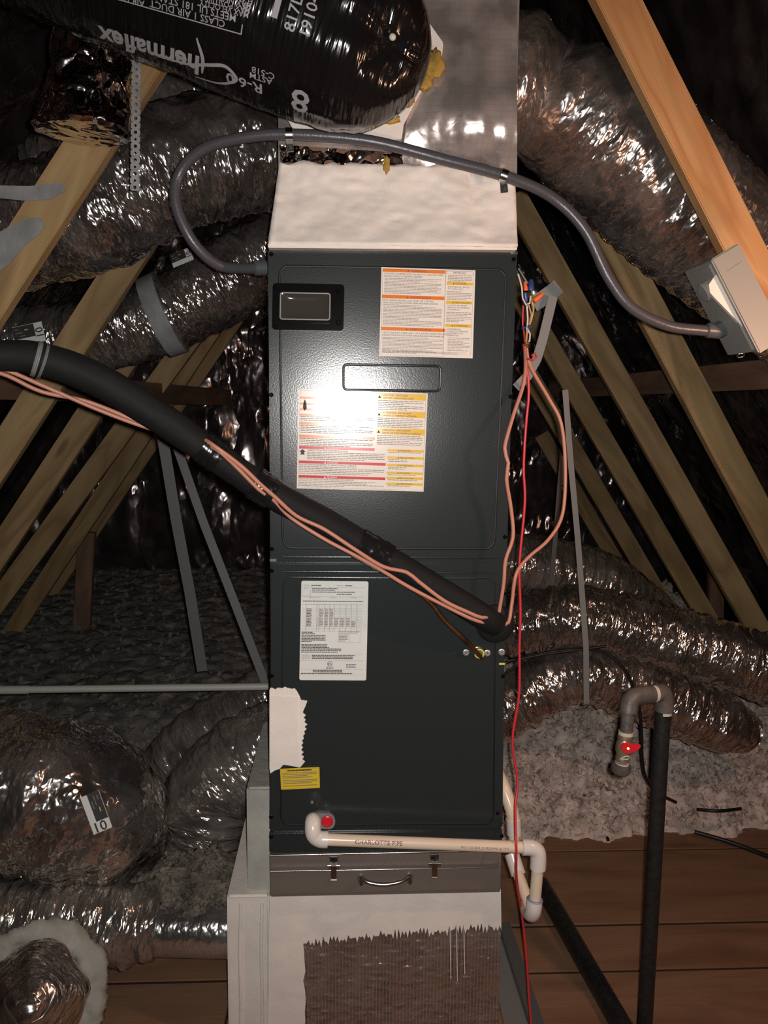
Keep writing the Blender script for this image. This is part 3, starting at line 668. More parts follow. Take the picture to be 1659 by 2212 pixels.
sx0 = P(490, 2000, .05).x; st = P(530, 1935, .05).z
box('lower_box', (sx0, .05, 0), (xl-.002, .5, st), 'mastic', sb, .006)
ux0 = P(533, 1800, .07).x
box('upper_box', (ux0, .07, st-.01), (-.2675, .5, P(550, 1702, .07).z), 'mastic_grey', sb, .006)
for x in (520, 566): ridge('mastic_seam', [(x, 1950), (x-2, 2060), (x+1, 2180), (x, 2290)], .049, .004, 'mastic', sb, False)

# ------------------------------------------------------------------ supply plenum above
sp_ = thing('supply_plenum', 'foil faced supply duct box with a cream mastic base on top of the cabinet', 'duct box', V((0, .26, P(830, 541).z)))
zb = P(830, 541).z+.001
zt2 = P(830, -160, .03).z
a = P(601, 320, .035); b = P(1114, 320, .035)
box('duct_board_box', (a.x, .035, zb), (b.x, .50, zt2), 'board_foil', sp_, .004)
vs = []; nu, nv = 60, 24
for j in range(nv+1):
    for i in range(nu+1):
        u, v = i/nu, j/nv
        pl = skew((u, v), 604, 352, 1112, 388 if u > .8 else 362, 1118, 533, 580, 529)
        # uneven upper edge of the mastic
        if j == 0: pl = (pl[0], 350+14*u+10*noise.noise(V((u*14, 1, 0)))+(26*max(0, (u-.78)/.22)))
        yy = .028-.052*v**2.2-.006*noise.noise(V((u*9, v*4, 2)))-.004*noise.noise(V((u*22, v*14, 5)))-.003*abs(noise.noise(V((u*12, v*30, 9))))
        vs.append(P(*pl, yy))
fs = [(j*(nu+1)+i, (j+1)*(nu+1)+i, (j+1)*(nu+1)+i+1, j*(nu+1)+i+1) for j in range(nv) for i in range(nu)]
o = mesh_obj('mastic_base', vs, fs, 'mastic', sp_, True, None, 'thick cream mastic sealing the plenum to the cabinet')
md = o.modifiers.new('thickness', 'SOLIDIFY'); md.thickness = .006; md.offset = 0
prism('left_mastic_flap', [(578, 530), (604, 352), (610, 430), (612, 528)], .03, .01, 'mastic_grey', sp_)
prism('mastic_rim', [(579, 527), (1117, 534), (1117, 540), (579, 535)], -.026, .03, 'mastic', sp_, .001)
# foil board skin on the right rising out of the picture
vs = []; nu, nv = 40, 70
for j in range(nv+1):
    for i in range(nu+1):
        u, v = i/nu, j/nv
        lft = 872 if v > .8 else 872+ (1-v/.8)*70
        pl = skew((u, v), 915, -60, 1117, -60, 1117, 392, 868, 352)
        yy = .030-.052*(math.sin(math.pi*min(1, max(0, (v-.15)/.85))**1.5))**1.3*(.35+.65*min(1, u*1.6))-.005*noise.noise(V((u*7, v*2.5, 1)))
        vs.append(P(*pl, yy))
fs = [(j*(nu+1)+i, (j+1)*(nu+1)+i, (j+1)*(nu+1)+i+1, j*(nu+1)+i+1) for j in range(nv) for i in range(nu)]
mesh_obj('foil_board_flap', vs, fs, 'board_foil', sp_, True)
prism('collar_mastic', [(608, 232), (640, 292), (760, 305), (868, 300), (872, 268), (900, 215), (955, 120), (958, 92), (925, 45), (905, -20), (880, -40), (700, -60), (600, 60)], -.002, .030, 'mastic', sp_, .002)
random.seed(4)
for (cx, cy, r, k) in ((935, 140, .020, 1.5), (917, 175, .016, 1.2), (880, 215, .013, 1), (845, 258, .016, .6), (800, 270, .013, .5), (760, 268, .017, .45), (725, 270, .011, .5), (835, 355, .006, 3)):
    bm = bmesh.new(); bmesh.ops.create_icosphere(bm, subdivisions=3, radius=1)
    c = P(cx, cy, -.006); vs = []
    for v in bm.verts:
        q = v.co.copy(); q *= 1+.5*noise.noise(q*2+V((cx, 0, 0)))
        vs.append(c+V((q.x*r*1.1, q.y*r*.6, q.z*r*k)))
    bm.verts.index_update(); fs = [[v.index for v in f.verts] for f in bm.faces]; bm.free()
    mesh_obj('fibreglass_tuft', vs, fs, 'fibre_yellow', sp_, True, None, 'yellow glass fibre sticking out')
foil_strip = prism('dark_foil_strip', [(603, 312), (868, 330), (872, 362), (700, 356), (606, 350)], .026, .006, 'boot_foil', sp_, .001)

# ------------------------------------------------------------------ black flex duct
bd = thing('black_flex_duct', 'large black plastic jacketed flexible duct printed with white lettering, top of picture', 'duct', P(500, 150, -.2))
ye = -.25
bx0, bx1 = P(-60, -232, ye), P(742, 88, ye)
ax = (bx1-bx0).normalized(); R0 = .149
pin = None
def bdisp(s, th, R):
    q = V((s*16, math.cos(th)*R*20, math.sin(th)*R*20))
    return .003*(1-2*abs(noise.noise(q)))+.003*noise.noise(V((s*5, math.cos(th)*2, math.sin(th)*2)))
L = (bx1-bx0).length
prof_pts = [bx0+ax*(L*t) for t in (0, .25, .5, .75, 1.0)]
rr = [R0*.98, R0, R0*1.02, R0*1.03, R0*1.0]
for k in range(1, 9):
    t = math.radians(k*10.6); prof_pts.append(bx1+ax*(R0*1.05*math.sin(t))); rr.append(R0*max(.07, math.cos(t)))
v, f, uv = sweep(prof_pts, rr, 128, .008, bdisp, True)
# tied pinch in the rounded end: pull the film in towards one point
pc = P(848, 80, ye-R0*.86); out = []
for p in v:
    d = (p-pc).length; k = math.exp(-(d/.05)**2)
    a_ = math.atan2(p.z-pc.z, p.x-pc.x); rad = math.exp(-(d/.10)**2)*.006*math.sin(a_*9+2*math.sin(a_*3))*min(1, d/.02)
    out.append(p+V((0, 1, 0))*(.030*k+rad))
o = mesh_obj('jacket', out, f, 'black_film', bd, True, uv)
lathe('neck_collar', P(775, 110, .03), (P(752, 90, ye)-P(775, 110, .03)), [(0, .155), (.05, .15), (.12, .145), (.2, .13)], 'black_film', bd, 40)
bm = bmesh.new(); bmesh.ops.create_icosphere(bm, subdivisions=2, radius=.006); vs = [P(848, 80, ye-R0*.86+.018)+v.co for v in bm.verts]; bm.verts.index_update(); fs = [[v.index for v in f_.verts] for f_ in bm.faces]; bm.free()
mesh_obj('tie_knot', vs, fs, 'thread_tape', bd)
RT = R0*1.03+.0075
def pr_duct(txt, px, py, size, rot, shear=0, bold=.01, geo=None, name='printed_text', xs=1.0):
    """find where this picture point meets the jacket, lay the text from there"""
    a0 = bx1+ax*.3; a1 = bx0-ax*.3; a = (a1-a0).normalized(); mid = (a0+a1)/2; n = CAM-mid; n = (n-a*n.dot(a)).normalized(); b = n.cross(a)
    d = ray(px, py).normalized(); o_ = CAM-a0
    dn, db, on, ob = d.dot(n), d.dot(b), o_.dot(n), o_.dot(b)
    A = dn*dn+db*db; B = 2*(dn*on+db*ob); Cc = on*on+ob*ob-RT*RT; t = (-B-math.sqrt(max(0, B*B-4*A*Cc)))/(2*A)
    q = o_+d*t; s = q.dot(a); th = math.atan2(q.dot(b), q.dot(n))
    return wrap_text(bd, 'film_print', txt, a0, a1, RT, s, th, size, rot, shear, bold, name, geo, xs)
PI = math.pi
pr_duct('hermaflex', 432, 124, .060, .10, .25, .03, name='printed_logo', xs=.74)
def arcline(pts, wd):
    vs = []; fs = []
    pts, _ = catmull([(a, b, 0) for a, b in pts], .05)
    for i, p in enumerate(pts):
        t = (pts[min(i+1, len(pts)-1)]-pts[max(i-1, 0)]).normalized(); k = wd*(.35+.65*math.sin(PI*(i+.5)/len(pts)))
        vs += [(p.x-t.y*k, p.y+t.x*k), (p.x+t.y*k, p.y-t.x*k)]
    for i in range(len(pts)-1): fs.append((2*i, 2*i+1, 2*i+3, 2*i+2))
    return vs, fs
pr_duct('', 487, 130, .062, .12, geo=arcline([(1.0, .95), (.3, .9), (-.25, .55), (0, .2), (.5, .30), (1.2, .5), (2.2, .52)], .055), name='printed_swash')
pr_duct('', 436, 112, .062, .12, geo=arcline([(.1, .75), (.0, .2), (.12, -.35)], .05), name='printed_swash')
for t, x, y, sz in (('CLASS 1 AIR DUCT', 487, 45, .0150), ('MEETS UL 181 STANDARD', 511, 33, .0150), ('MAX VELOCITY', 538, 28, .0115), ('MAX POSITIVE PRESSURE', 541, 18, .0115), ('MAX NEGATIVE PRESSURE', 544, 8, .0115), ('FLAME SPREAD', 547, -2, .0115)):
    pr_duct(t, x, y, sz, .10, 0, .006)
pr_duct('', 522, 73, 1, 0.10, geo=([(0, 0), (.30, 0), (.30, .0018), (0, .0018)], [(0, 1, 2, 3)]), name='printed_frame')
pr_duct('', 522, 73, 1, 0.10, geo=([(0, 0), (.0018, 0), (.0018, -.11), (0, -.11)], [(0, 3, 2, 1)]), name='printed_frame')
pr_duct('AIR DUCT', 312, 2, .014, .1)
pr_duct('817L', 635, 72, .026, -PI/2, 0, .01); pr_duct('19104L1001D', 667, 86, .026, -PI/2, 0, .01)
pr_duct('', 598, 41, 1, -PI/2, geo=([(0, 0), (.042, 0), (.042, .010), (0, .010)], [(0, 1, 2, 3)]), name='printed_bar')
pr_duct('R-6.0', 568, 184, .031, .05, 0, .015); pr_duct('ASTM', 588, 172, .016, .05, 0, .01); pr_duct('C-518', 594, 160, .016, .05, 0, .01)
pr_duct('8', 672, 205, .068, .0, 0, .015)

# ------------------------------------------------------------------ foil ducts, upper left
tag(duct('foil_duct', [P(660, 330, .5), P(540, 326, .45), P(383, 360, .42), P(217, 445, .42), P(90, 482, .45), P(-60, 510, .5), P(-300, 545, .5)], .152, 'duct_foil', seed=1, amp=.013, fu=20, fv=11, big=.014), 'bright crinkled foil duct running left from the plenum behind the grey conduit', 'duct')
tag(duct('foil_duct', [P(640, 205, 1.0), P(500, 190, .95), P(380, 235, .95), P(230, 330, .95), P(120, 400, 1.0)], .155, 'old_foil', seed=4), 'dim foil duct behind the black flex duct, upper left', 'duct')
d2 = thing('foil_duct', 'dark foil duct with a grey strap round it, left of the sight window', 'duct', P(330, 760, .8))
duct('jacket', [P(640, 520, .9), P(560, 560, .9), P(455, 625, .9), P(335, 690, .9), P(200, 728, .9), P(40, 735, .9), P(-120, 730, .9), P(-330, 735, .9)], [.124, .124, .126, .118, .11, .105, .105, .105], 'duct_foil', d2, seed=7, amp=.006)
axd = (P(455, 625, .9)-P(200, 728, .9)).normalized()
lathe('hanging_strap', P(352, 681, .9)-axd*.028, axd, [(0, .126), (.001, .1295), (.055, .1325), (.056, .129)], 'tape_grey', d2, 48, 'grey tape strap')
def duct_tag(par, c, u, vv, w_, h_, digits, name):
    """size tag: white card with black printed block, u right, vv up"""
    c = V(c); u = V(u).normalized(); vv = V(vv); vv = (vv-u*vv.dot(u)).normalized(); n = u.cross(vv)
    if n.dot(CAM-c) < 0: n = -n
    def q(a0, b0, a1, b1, lift, mat, nm, p):
        pts = [c+u*a0*w_+vv*b0*h_+n*lift, c+u*a1*w_+vv*b0*h_+n*lift, c+u*a1*w_+vv*b1*h_+n*lift, c+u*a0*w_+vv*b1*h_+n*lift]
        pts2 = [p_-n*.0006 for p_ in pts]
        return mesh_obj(nm, pts+pts2, [(0, 1, 2, 3), (7, 6, 5, 4), (0, 4, 5, 1), (1, 5, 6, 2), (2, 6, 7, 3), (3, 7, 4, 0)], mat, p, False)
    t = q(-.5, -.5, .5, .5, 0, 'plate_white', name, par)
    q(-.5, -.15, .22, .48, .0008, 'ink_black', 'printed_block', t)
    for a, b, e in ((-.42, .30, .25), (-.42, .12, .5), (-.3, -.05, .4), (-.1, .22, .22)): q(a, b, a+e*.5, b+.05, .0014, 'ring_yellow' if b == .22 else 'ink_grey', 'printed_mark', t)
    g, f = glyphs(digits, 0, .01); k = .36*w_; g = g-g.mean(0)
    mesh_obj('printed_number', [c+u*(.36*w_+b_*-k if False else .36*w_+(-b_)*k)+vv*(a_*k+.05*h_)+n*.0012 for a_, b_ in g], [tuple(x) for x in f], 'ink_black', t, False)
    return t
duct_tag(d2, P(392, 556, .775), P(415, 545, .63)-P(365, 566, .63), V((0, .5, 1)), .066, .049, '10', 'size_tag')
duct_tag(d2, P(62, 722, .785), P(95, 716, .685)-P(30, 730, .685), V((0, .1, 1)), .092, .06, '10', 'size_tag')
tag(duct('foil_boot', [P(205, 50, -.03), P(192, 130, -.03), P(184, 200, -.03), P(181, 255, -.03), P(180, 280, -.03), P(180, 290, -.03)], [.064, .072, .075, .079, .088, .082], 'boot_foil', amp=.012, fu=12, fv=12, ring=0, big=.012, seed=3), 'short shiny foil wrapped stub in front of the upper left board', 'duct')
# perforated hanger strap with real holes
def perf(name, p0, p1, wd, n, label):
    p0, p1 = V(p0), V(p1); L = (p1-p0).length; ax = (p1-p0)/L; sd = ax.cross(V((0, 1, 0))).normalized(); bk = V((0, .0015, 0)); vs = []; fs = []
    m = 16; cell = L/n
    for i in range(n):
        r = .0034 if i % 2 else .0024
        for lay in (0, 1):
            for ring in (0, 1):
                for k in range(m):
                    t = 2*math.pi*(k+.5)/m; c, s_ = math.cos(t), math.sin(t)
                    if ring: a, b = c*r, s_*r
                    else:
                        q = max(abs(c), abs(s_)); a, b = c/q*cell/2, s_/q*wd/2
                    vs.append(p0+ax*((i+.5)*cell+a)+sd*b+bk*lay)
        b0 = i*m*4
        for k in range(m):
            k2 = (k+1) % m
            fs.append((b0+k, b0+k2, b0+m+k2, b0+m+k)); fs.append((b0+2*m+k, b0+3*m+k, b0+3*m+k2, b0+2*m+k2)); fs.append((b0+m+k, b0+m+k2, b0+3*m+k2, b0+3*m+k)); fs.append((b0+k, b0+2*m+k, b0+2*m+k2, b0+k2))
    return tag(mesh_obj(name, vs, fs, 'galvanised', None, False), label, 'strap')
perf('perforated_strap', P(295, 112, -.07), P(291, 412, -.07), .0185, 20, 'perforated galvanised hanger strap hanging over the upper left board')
# grey tape ends lying over the near left board
def ribbon(name, pts, wds, y, mat, label, th=.003):
    up = []; lo = []
    for i, (x, yy) in enumerate(pts):
        a = pts[max(i-1, 0)]; b = pts[min(i+1, len(pts)-1)]; dx, dy = b[0]-a[0], b[1]-a[1]; l = math.hypot(dx, dy); nx, ny = -dy/l, dx/l
        up.append((x-nx*wds[i]/2, yy-ny*wds[i]/2)); lo.append((x+nx*wds[i]/2, yy+ny*wds[i]/2))
    return tag(prism(name, up+lo[::-1], y, th, mat, None, .0006), label, 'strap')
ribbon('grey_strap_end', [(-380, 400), (0, 414), (60, 418), (105, 414), (128, 406), (141, 411)], [28, 28, 32, 34, 26, 6], .035, 'tape_grey', 'upper grey strap end wrapped over the left board')
ribbon('grey_strap_end', [(-320, 760), (0, 540), (40, 508), (75, 487), (92, 480)], [90, 72, 52, 40, 20], .035, 'tape_grey', 'lower wide grey strap end wrapped over the left board')

# ------------------------------------------------------------------ right hand ducts
d3 = thing('foil_duct', 'big crinkled foil duct sweeping down right from the supply plenum', 'duct', P(1400, 600, .3))
duct('jacket', [P(1085, 185, .33), P(1125, 188, .33), P(1158, 195, .33), P(1176, 200, .33), P(1205, 222, .33), P(1290, 280, .34), P(1410, 385, .36), P(1560, 520, .42), P(1770, 690, .50)], [.156, .167, .148, .124, .156, .178, .182, .177, .175], 'duct_foil_scrim', d3, seed=11, amp=.006, fu=24, fv=10, big=.008)
lathe('tie_band', P(1172, 198, .33), P(1205, 222, .33)-P(1158, 195, .33), [(0, .126), (.001, .131), (.012, .131), (.013, .126)], 'collar_foil', d3, 48, 'narrow band pinching the foil')
tag(duct('foil_duct', [P(1020, 1375, 1.22), P(1140, 1345, 1.2), P(1254, 1335, 1.18), P(1385, 1366, 1.16), P(1590, 1425, 1.12), P(1990, 1550, 1.08)], [.112, .117, .12, .123, .128, .125], 'duct_foil', seed=13, amp=.009, ring=.004, pitch=.06), 'upper foil duct leaving the right of the cabinet above the black gas pipe', 'duct')
tag(duct('foil_duct', [P(1020, 1560, .88), P(1120, 1512, .88), P(1215, 1462, .88), P(1290, 1462, .88), P(1420, 1505, .88), P(1540, 1555, .9), P(1605, 1578, .95)], [.103, .103, .096, .096, .104, .106, .07], 'duct_foil', seed=17, amp=.009, ring=.004, pitch=.06), 'lower sagging foil duct behind the gas valve, resting on the insulation', 'duct')
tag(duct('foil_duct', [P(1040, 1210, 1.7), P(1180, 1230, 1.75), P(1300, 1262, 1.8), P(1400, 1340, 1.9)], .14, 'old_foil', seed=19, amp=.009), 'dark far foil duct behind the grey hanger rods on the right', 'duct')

# ------------------------------------------------------------------ lower left ducts
d6 = thing('foil_duct', 'big bulging foil duct elbow with a size tag, lower left', 'duct', P(130, 1920, .4))
duct('jacket', [P(-330, 1660, .45), P(-120, 1690, .36), P(70, 1715, .30), P(185, 1755, .34), P(195, 1830, .48), P(80, 1890, .6), P(-120, 1900, .65)], [.18, .185, .195, .195, .18, .17, .17], 'duct_foil', d6, seed=23, amp=.014, fu=17, fv=7, big=.016)
tq = P(208, 1755, .125)
duct_tag(d6, tq, P(222, 1790, .12)-P(198, 1725, .13), P(238, 1728, .13)-P(182, 1750, .12), .096, .046, '10', 'size_tag')
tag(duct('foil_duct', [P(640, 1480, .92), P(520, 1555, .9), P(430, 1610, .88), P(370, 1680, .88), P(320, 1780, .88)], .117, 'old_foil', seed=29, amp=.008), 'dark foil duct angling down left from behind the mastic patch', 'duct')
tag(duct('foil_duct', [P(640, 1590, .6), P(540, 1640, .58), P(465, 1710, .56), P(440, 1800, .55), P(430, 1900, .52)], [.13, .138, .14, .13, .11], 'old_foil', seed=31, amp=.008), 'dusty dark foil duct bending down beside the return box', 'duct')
d9 = thing('foil_duct', 'low foil duct entering the side of the painted return box', 'duct', P(240, 2080, .15))
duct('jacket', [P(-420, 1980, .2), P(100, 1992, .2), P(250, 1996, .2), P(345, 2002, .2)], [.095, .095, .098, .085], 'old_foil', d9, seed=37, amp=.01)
tube('foil_collar', [P(325, 2003, .2), P(500, 2008, .2)], .068, 'collar_foil', d9, 48, .02, 'smooth bright foil collar')
d10 = thing('foil_duct', 'foil duct end ringed with pale mastic in the bottom left corner', 'duct', P(60, 2200, .05))
cb = P(78, 2150, .03); ca = P(62, 2185, -.20); dax = (cb-ca).normalized()
duct('jacket', [cb+dax*.12, cb, cb.lerp(ca, .3), cb.lerp(ca, .55), cb.lerp(ca, .75), cb.lerp(ca, .85)], [.105, .110, .112, .098, .06, .012], 'duct_foil', d10, seed=41, amp=.010, fu=18, big=.010)
ring = []
nb = dax.cross(V((0, 0, 1))).normalized(); nc = nb.cross(dax)
rv = []; rf = []; S1, S2 = 160, 16
for i in range(S1):
    t = 2*math.pi*i/S1
    for k in range(S2):
        a = 2*math.pi*k/S2; jag = 1+.45*noise.noise(V((math.cos(t)*2.5, math.sin(t)*2.5, k*.25)))+.5*noise.noise(V((math.cos(t)*4.7+3, math.sin(t)*4.7, k*.5)))+.2*noise.noise(V((math.cos(t)*19, math.sin(t)*19, k*.6)))
        rad = .132+.031*math.cos(a)*jag; rv.append(cb+dax*(-.02+.018*math.sin(a)*jag)+(nb*math.cos(t)+nc*math.sin(t))*rad)
for i in range(S1):
    for k in range(S2): rf.append((i*S2+k, i*S2+(k+1) % S2, ((i+1) % S1)*S2+(k+1) % S2, ((i+1) % S1)*S2+k))
mesh_obj('mastic_ring', rv, rf, 'mastic_grey', d10, True, None, 'ragged greyish mastic ring')
def fluff(name, cx, cy, y, rx, rz, seed, label, mat='fluff', sub=5, ry=None):
    bm = bmesh.new(); bmesh.ops.create_icosphere(bm, subdivisions=sub, radius=1); c = P(cx, cy, y); vs = []
    for v in bm.verts:
        q = v.co.copy(); k = 1+.35*noise.noise(q*2+V((seed, 0, 0)))+.22*abs(noise.noise(q*7))+.12*noise.noise(q*16)
        vs.append(c+V((q.x*rx*k, q.y*(ry or rx)*k, q.z*rz*k)))
    bm.verts.index_update(); fs = [[v.index for v in f.verts] for f in bm.faces]; bm.free()
    rg = np.random.RandomState(seed); nb_ = len(vs)
    for k in range(5000):
        c = V(vs[rg.randint(nb_)]); sz = rg.uniform(.004, .013); a = V(rg.randn(3)).normalized(); b = a.cross(V(rg.randn(3))).normalized(); n0 = len(vs)
        vs += [c-a*sz-b*sz*.3, c+a*sz-b*sz*.4, c+a*sz*1.1+b*sz*.3, c-a*sz*.7+b*sz*.4]; fs.append((n0, n0+1, n0+2, n0+3))
    o = tag(mesh_obj(name, vs, fs, mat), label, 'insulation'); o['kind'] = 'stuff'; return o
fluff('torn_insulation', 430, 1905, .28, .105, .055, 1, 'torn brown fibrous insulation left of the painted return box')
fluff('torn_insulation', 290, 1930, .32, .12, .04, 6, 'dusty grey insulation wrap over the low foil duct')

# ------------------------------------------------------------------ conduit and switch box
cp = [(566, 578, .12), (530, 580, .10), (470, 572, .06), (415, 520, .03), (380, 440, .02), (388, 375, .02), (440, 322, .0), (535, 296, -.02), (640, 291, -.03), (800, 305, -.035), (960, 345, -.03), (1090, 380, -.02), (1190, 425, .0), (1262, 495, .0), (1315, 600, .0), (1365, 665, .0), (1440, 703, .0), (1510, 713, .0), (1550, 716, .0)]
cdt = thing('grey_conduit', 'grey flexible conduit looping from the cabinet over the plenum to the switch box', 'conduit', P(1000, 350, 0))
tube('conduit_tube', [P(*c) for c in cp], .0118, 'conduit', cdt, 20, .008)
rod('cabinet_fitting', P(576, 578, .12), P(548, 579, .11), .0175, 'conduit_fitting', cdt, 20, None, .003)
def clip(px, py, y, px2, py2):
    cl = lathe('conduit_clip', P(px, py, y)-(P(px2, py2, y)-P(px, py, y)).normalized()*.007, P(px2, py2, y)-P(px, py, y), [(0, .0122), (0, .0142), (.014, .0142), (.014, .0122)], 'steel', cdt, 24, 'bright metal conduit clip')
    prism('clip_foot', [(px-8, py+11), (px+8, py+13), (px+10, py+36), (px-6, py+38)], y+.004, .003, 'steel', cl, .0008); screw(cl, px+2, py+27, y+.004, .003, 'steel')
clip(625, 291, -.028, 660, 291); clip(1088, 379, -.02, 1110, 387)
sx = thing('disconnect_box', 'grey metal disconnect switch box mounted on the bright near board', 'switch box', P(1630, 765, -.03))
yf = -.10
org = P(1536, 560, yf); la = P(1641, 764, yf)-org; Lb = la.length; la = la/Lb
wa = V((-la.z, 0, la.x)).normalized(); Wb = .066; Db = .148
def pt(l, w_, d_): return org+la*l+wa*w_+V((0, 1, 0))*d_
def hexa(name, c, mat, parent, bevel=.002):
    bm = bmesh.new(); v = [bm.verts.new(x) for x in c]
    for f in ((0, 1, 2, 3), (7, 6, 5, 4), (0, 4, 5, 1), (1, 5, 6, 2), (2, 6, 7, 3), (3, 7, 4, 0)): bm.faces.new([v[i] for i in f])
    bmesh.ops.recalc_face_normals(bm, faces=bm.faces[:])
    if bevel: bmesh.ops.bevel(bm, geom=bm.edges[:], offset=bevel, segments=2, affect='EDGES')
    vs = [x.co.copy() for x in bm.verts]; bm.verts.index_update(); fs = [[x.index for x in f.verts] for f in bm.faces]; bm.free()
    return mesh_obj(name, vs, fs, mat, parent, True, None, None, autosharp=40)
def brick_(name, l0, l1, w0, w1, d0, d1, bev=.002):
    return hexa(name, [pt(l0, w0, d0), pt(l0, w1, d0), pt(l1, w1, d0), pt(l1, w0, d0), pt(l0, w0, d1), pt(l0, w1, d1), pt(l1, w1, d1), pt(l1, w0, d1)], 'box_grey', sx, bev)
brick_('cover', 0, Lb, 0, Wb, 0, .010, .003)
brick_('box_body', .004, Lb-.004, .004, Wb-.004, .010, Db, .002)
brick_('side_plate', .010, Lb-.010, .0005, .006, .022, Db-.012, .0015)
hv = [(.034, .004), (.044, -.018), (.060, -.024), (.076, -.020), (.158, .004)]
hq = [pt(a, b, .020) for a, b in hv]+[pt(a, b, .030) for a, b in hv]
mesh_obj('switch_lever', hq, [(0, 1, 2, 3, 4), (9, 8, 7, 6, 5)]+[(i, i+5, (i+1) % 5+5, (i+1) % 5) for i in range(5)], 'sheet_white', sx, False, None, 'pale wedge shaped switch lever')
rod('lever_pivot', pt(.058, .004, .062), pt(.058, -.020, .062), .021, 'box_grey', sx, 24, None, .003)
rod('conduit_fitting_nut', pt(.150, .004, .10), pt(.150, -.012, .10), .019, 'conduit_fitting', sx, 8, None, .002)
rod('conduit_fitting', P(1558, 716, .0), P(1525, 713, .0), .0165, 'conduit_fitting', sx, 20, None, .003)
prism('seam_line', [(1571, 585), (1602, 564), (1602, 565), (1571, 586)], -.1006, .001, 'ink_grey', sx)
tube('wire_loop', [P(1591, 770, -.03), P(1598, 764, -.035), P(1608, 764, -.035), P(1604, 771, -.03), P(1593, 772, -.03)], .0015, 'steel', sx, 8, .004)

# ------------------------------------------------------------------ line set with thermostat cable
ls = thing('insulated_line_set', 'thick black foam insulated refrigerant line slanting across the cabinet front', 'pipe', P(500, 1060, -.1))
lp = [(-620, 800, -.40), (-160, 770, -.30), (0, 768, -.26), (90, 776, -.22), (200, 815, -.19), (320, 885, -.16), (420, 953, -.13), (560, 1050, -.10), (700, 1128, -.08), (800, 1186, -.07), (930, 1262, -.06), (1040, 1330, -.055), (1072, 1350, -.035)]
tube('foam_sleeve', [P(*c) for c in lp], [.030, .029, .028, .031, .032, .032, .031, .030, .030, .029, .028, .028, .026], 'rubber_foam', ls, 32, .01, None, True, None, lambda s, th, R: .0014*noise.noise(V((s*20, math.cos(th)*2, math.sin(th)*2))))
def band(a, b, ya, yb, r, nm, mat, lab=None, rows=8):
    p, q = P(*a, ya), P(*b, yb); Lg = (q-p).length
    return lathe(nm, p, q-p, [(Lg*i/rows, r*(1+.03*math.sin(i*2.3))) for i in range(rows+1)], mat, ls, 32, lab)
band((437, 962), (476, 990), -.128, -.121, .0345, 'tape_band', 'tape_black', 'glossy black tape band')
band((548, 1042), (590, 1068), -.104, -.098, .0345, 'tape_band', 'tape_black')
band((774, 1172), (838, 1208), -.074, -.068, .0335, 'tape_band', 'tape_black', 'crinkled glossy black tape band')
band((74, 774), (84, 777), -.228, -.225, .0335, 'cable_tie', 'strap_grey', 'twisted grey tie')
band((90, 779), (96, 781), -.223, -.221, .033, 'cable_tie', 'strap_grey')
def cable(parent, pts, r, mat, nm='cable', lab=None): return tube(nm, [P(*p) for p in pts], r, mat, parent, 10, .012, lab)
tw = thing('thermostat_cable', 'pair of salmon coloured low voltage cables tied along the black line set', 'cable', P(700, 1150, -.1))
cable(tw, [(-600, 812, -.36), (-100, 785, -.24), (0, 796, -.20), (90, 832, -.17), (200, 880, -.14), (300, 918, -.115), (380, 940, -.10), (430, 945, -.13), (462, 963, -.166), (520, 1006, -.152), (560, 1044, -.140), (590, 1070, -.130), (640, 1114, -.114), (700, 1143, -.110), (770, 1189, -.108), (828, 1224, -.103), (878, 1236, -.100), (904, 1256, -.098), (960, 1298, -.094), (1010, 1322, -.090), (1040, 1334, -.085), (1060, 1331, -.070)], .0042, 'wire_tan')
cable(tw, [(-600, 822, -.35), (-100, 794, -.23), (0, 806, -.19), (90, 846, -.16), (190, 868, -.135), (310, 916, -.11), (380, 946, -.10), (435, 958, -.13), (470, 972, -.164), (510, 1008, -.150), (560, 1058, -.135), (590, 1079, -.122), (628, 1118, -.108), (700, 1164, -.105), (766, 1199, -.104), (826, 1233, -.098), (880, 1266, -.094), (960, 1308, -.09), (1020, 1337, -.085), (1060, 1348, -.070)], .0042, 'wire_tan')
tw2 = thing('thermostat_cable', 'loose salmon cable dropping from the wire bundle along the right cabinet edge', 'cable', P(1100, 1300, 0))
cable(tw2, [(1134, 745, .03), (1135, 800, -.01), (1128, 840, -.02), (1108, 900, -.04), (1090, 968, -.06), (1098, 1000, -.06), (1094, 1035, -.06), (1104, 1100, -.05), (1108, 1160, -.05), (1092, 1210, -.05), (1088, 1260, -.05), (1078, 1322, -.045)], .0042, 'wire_tan')
tw3 = thing('thermostat_cable', 'salmon cable bowing out to the right of the red wire', 'cable', P(1150, 1300, 0))
cable(tw3, [(1136, 745, .03), (1145, 790, .04), (1185, 860, .06), (1212, 915, .06), (1221, 1010, .06), (1215, 1110, .05), (1185, 1165, .03), (1140, 1205, .0), (1115, 1240, -.02), (1106, 1300, -.02), (1098, 1345, -.03), (1078, 1350, -.045)], .0042, 'wire_tan')
rw = thing('red_wire', 'thin red wire hanging from the bundle down past the drain trap to the floor', 'wire', P(1140, 2212, 0))
cable(rw, [(1131, 745, .03), (1138, 790, .0), (1142, 850, 0), (1136, 920, 0), (1131, 1010, .0), (1134, 1070, 0), (1131, 1120, 0), (1122, 1220, 0), (1124, 1320, 0), (1122, 1400, 0), (1121, 1500, .0), (1107, 1600, .0), (1118, 1690, .0), (1113, 1740, -.02), (1115, 1830, -.075), (1116, 1900, -.04), (1128, 1980, .0), (1138, 2080, .0), (1143, 2160, -.01), (1150, 2240, -.03)], .0030, 'wire_red')
cable(rw, [(1140, 775, 0), (1152, 778, -.01), (1160, 770, -.01), (1156, 763, -.01), (1148, 768, -.01)], .0022, 'wire_red', 'curl')
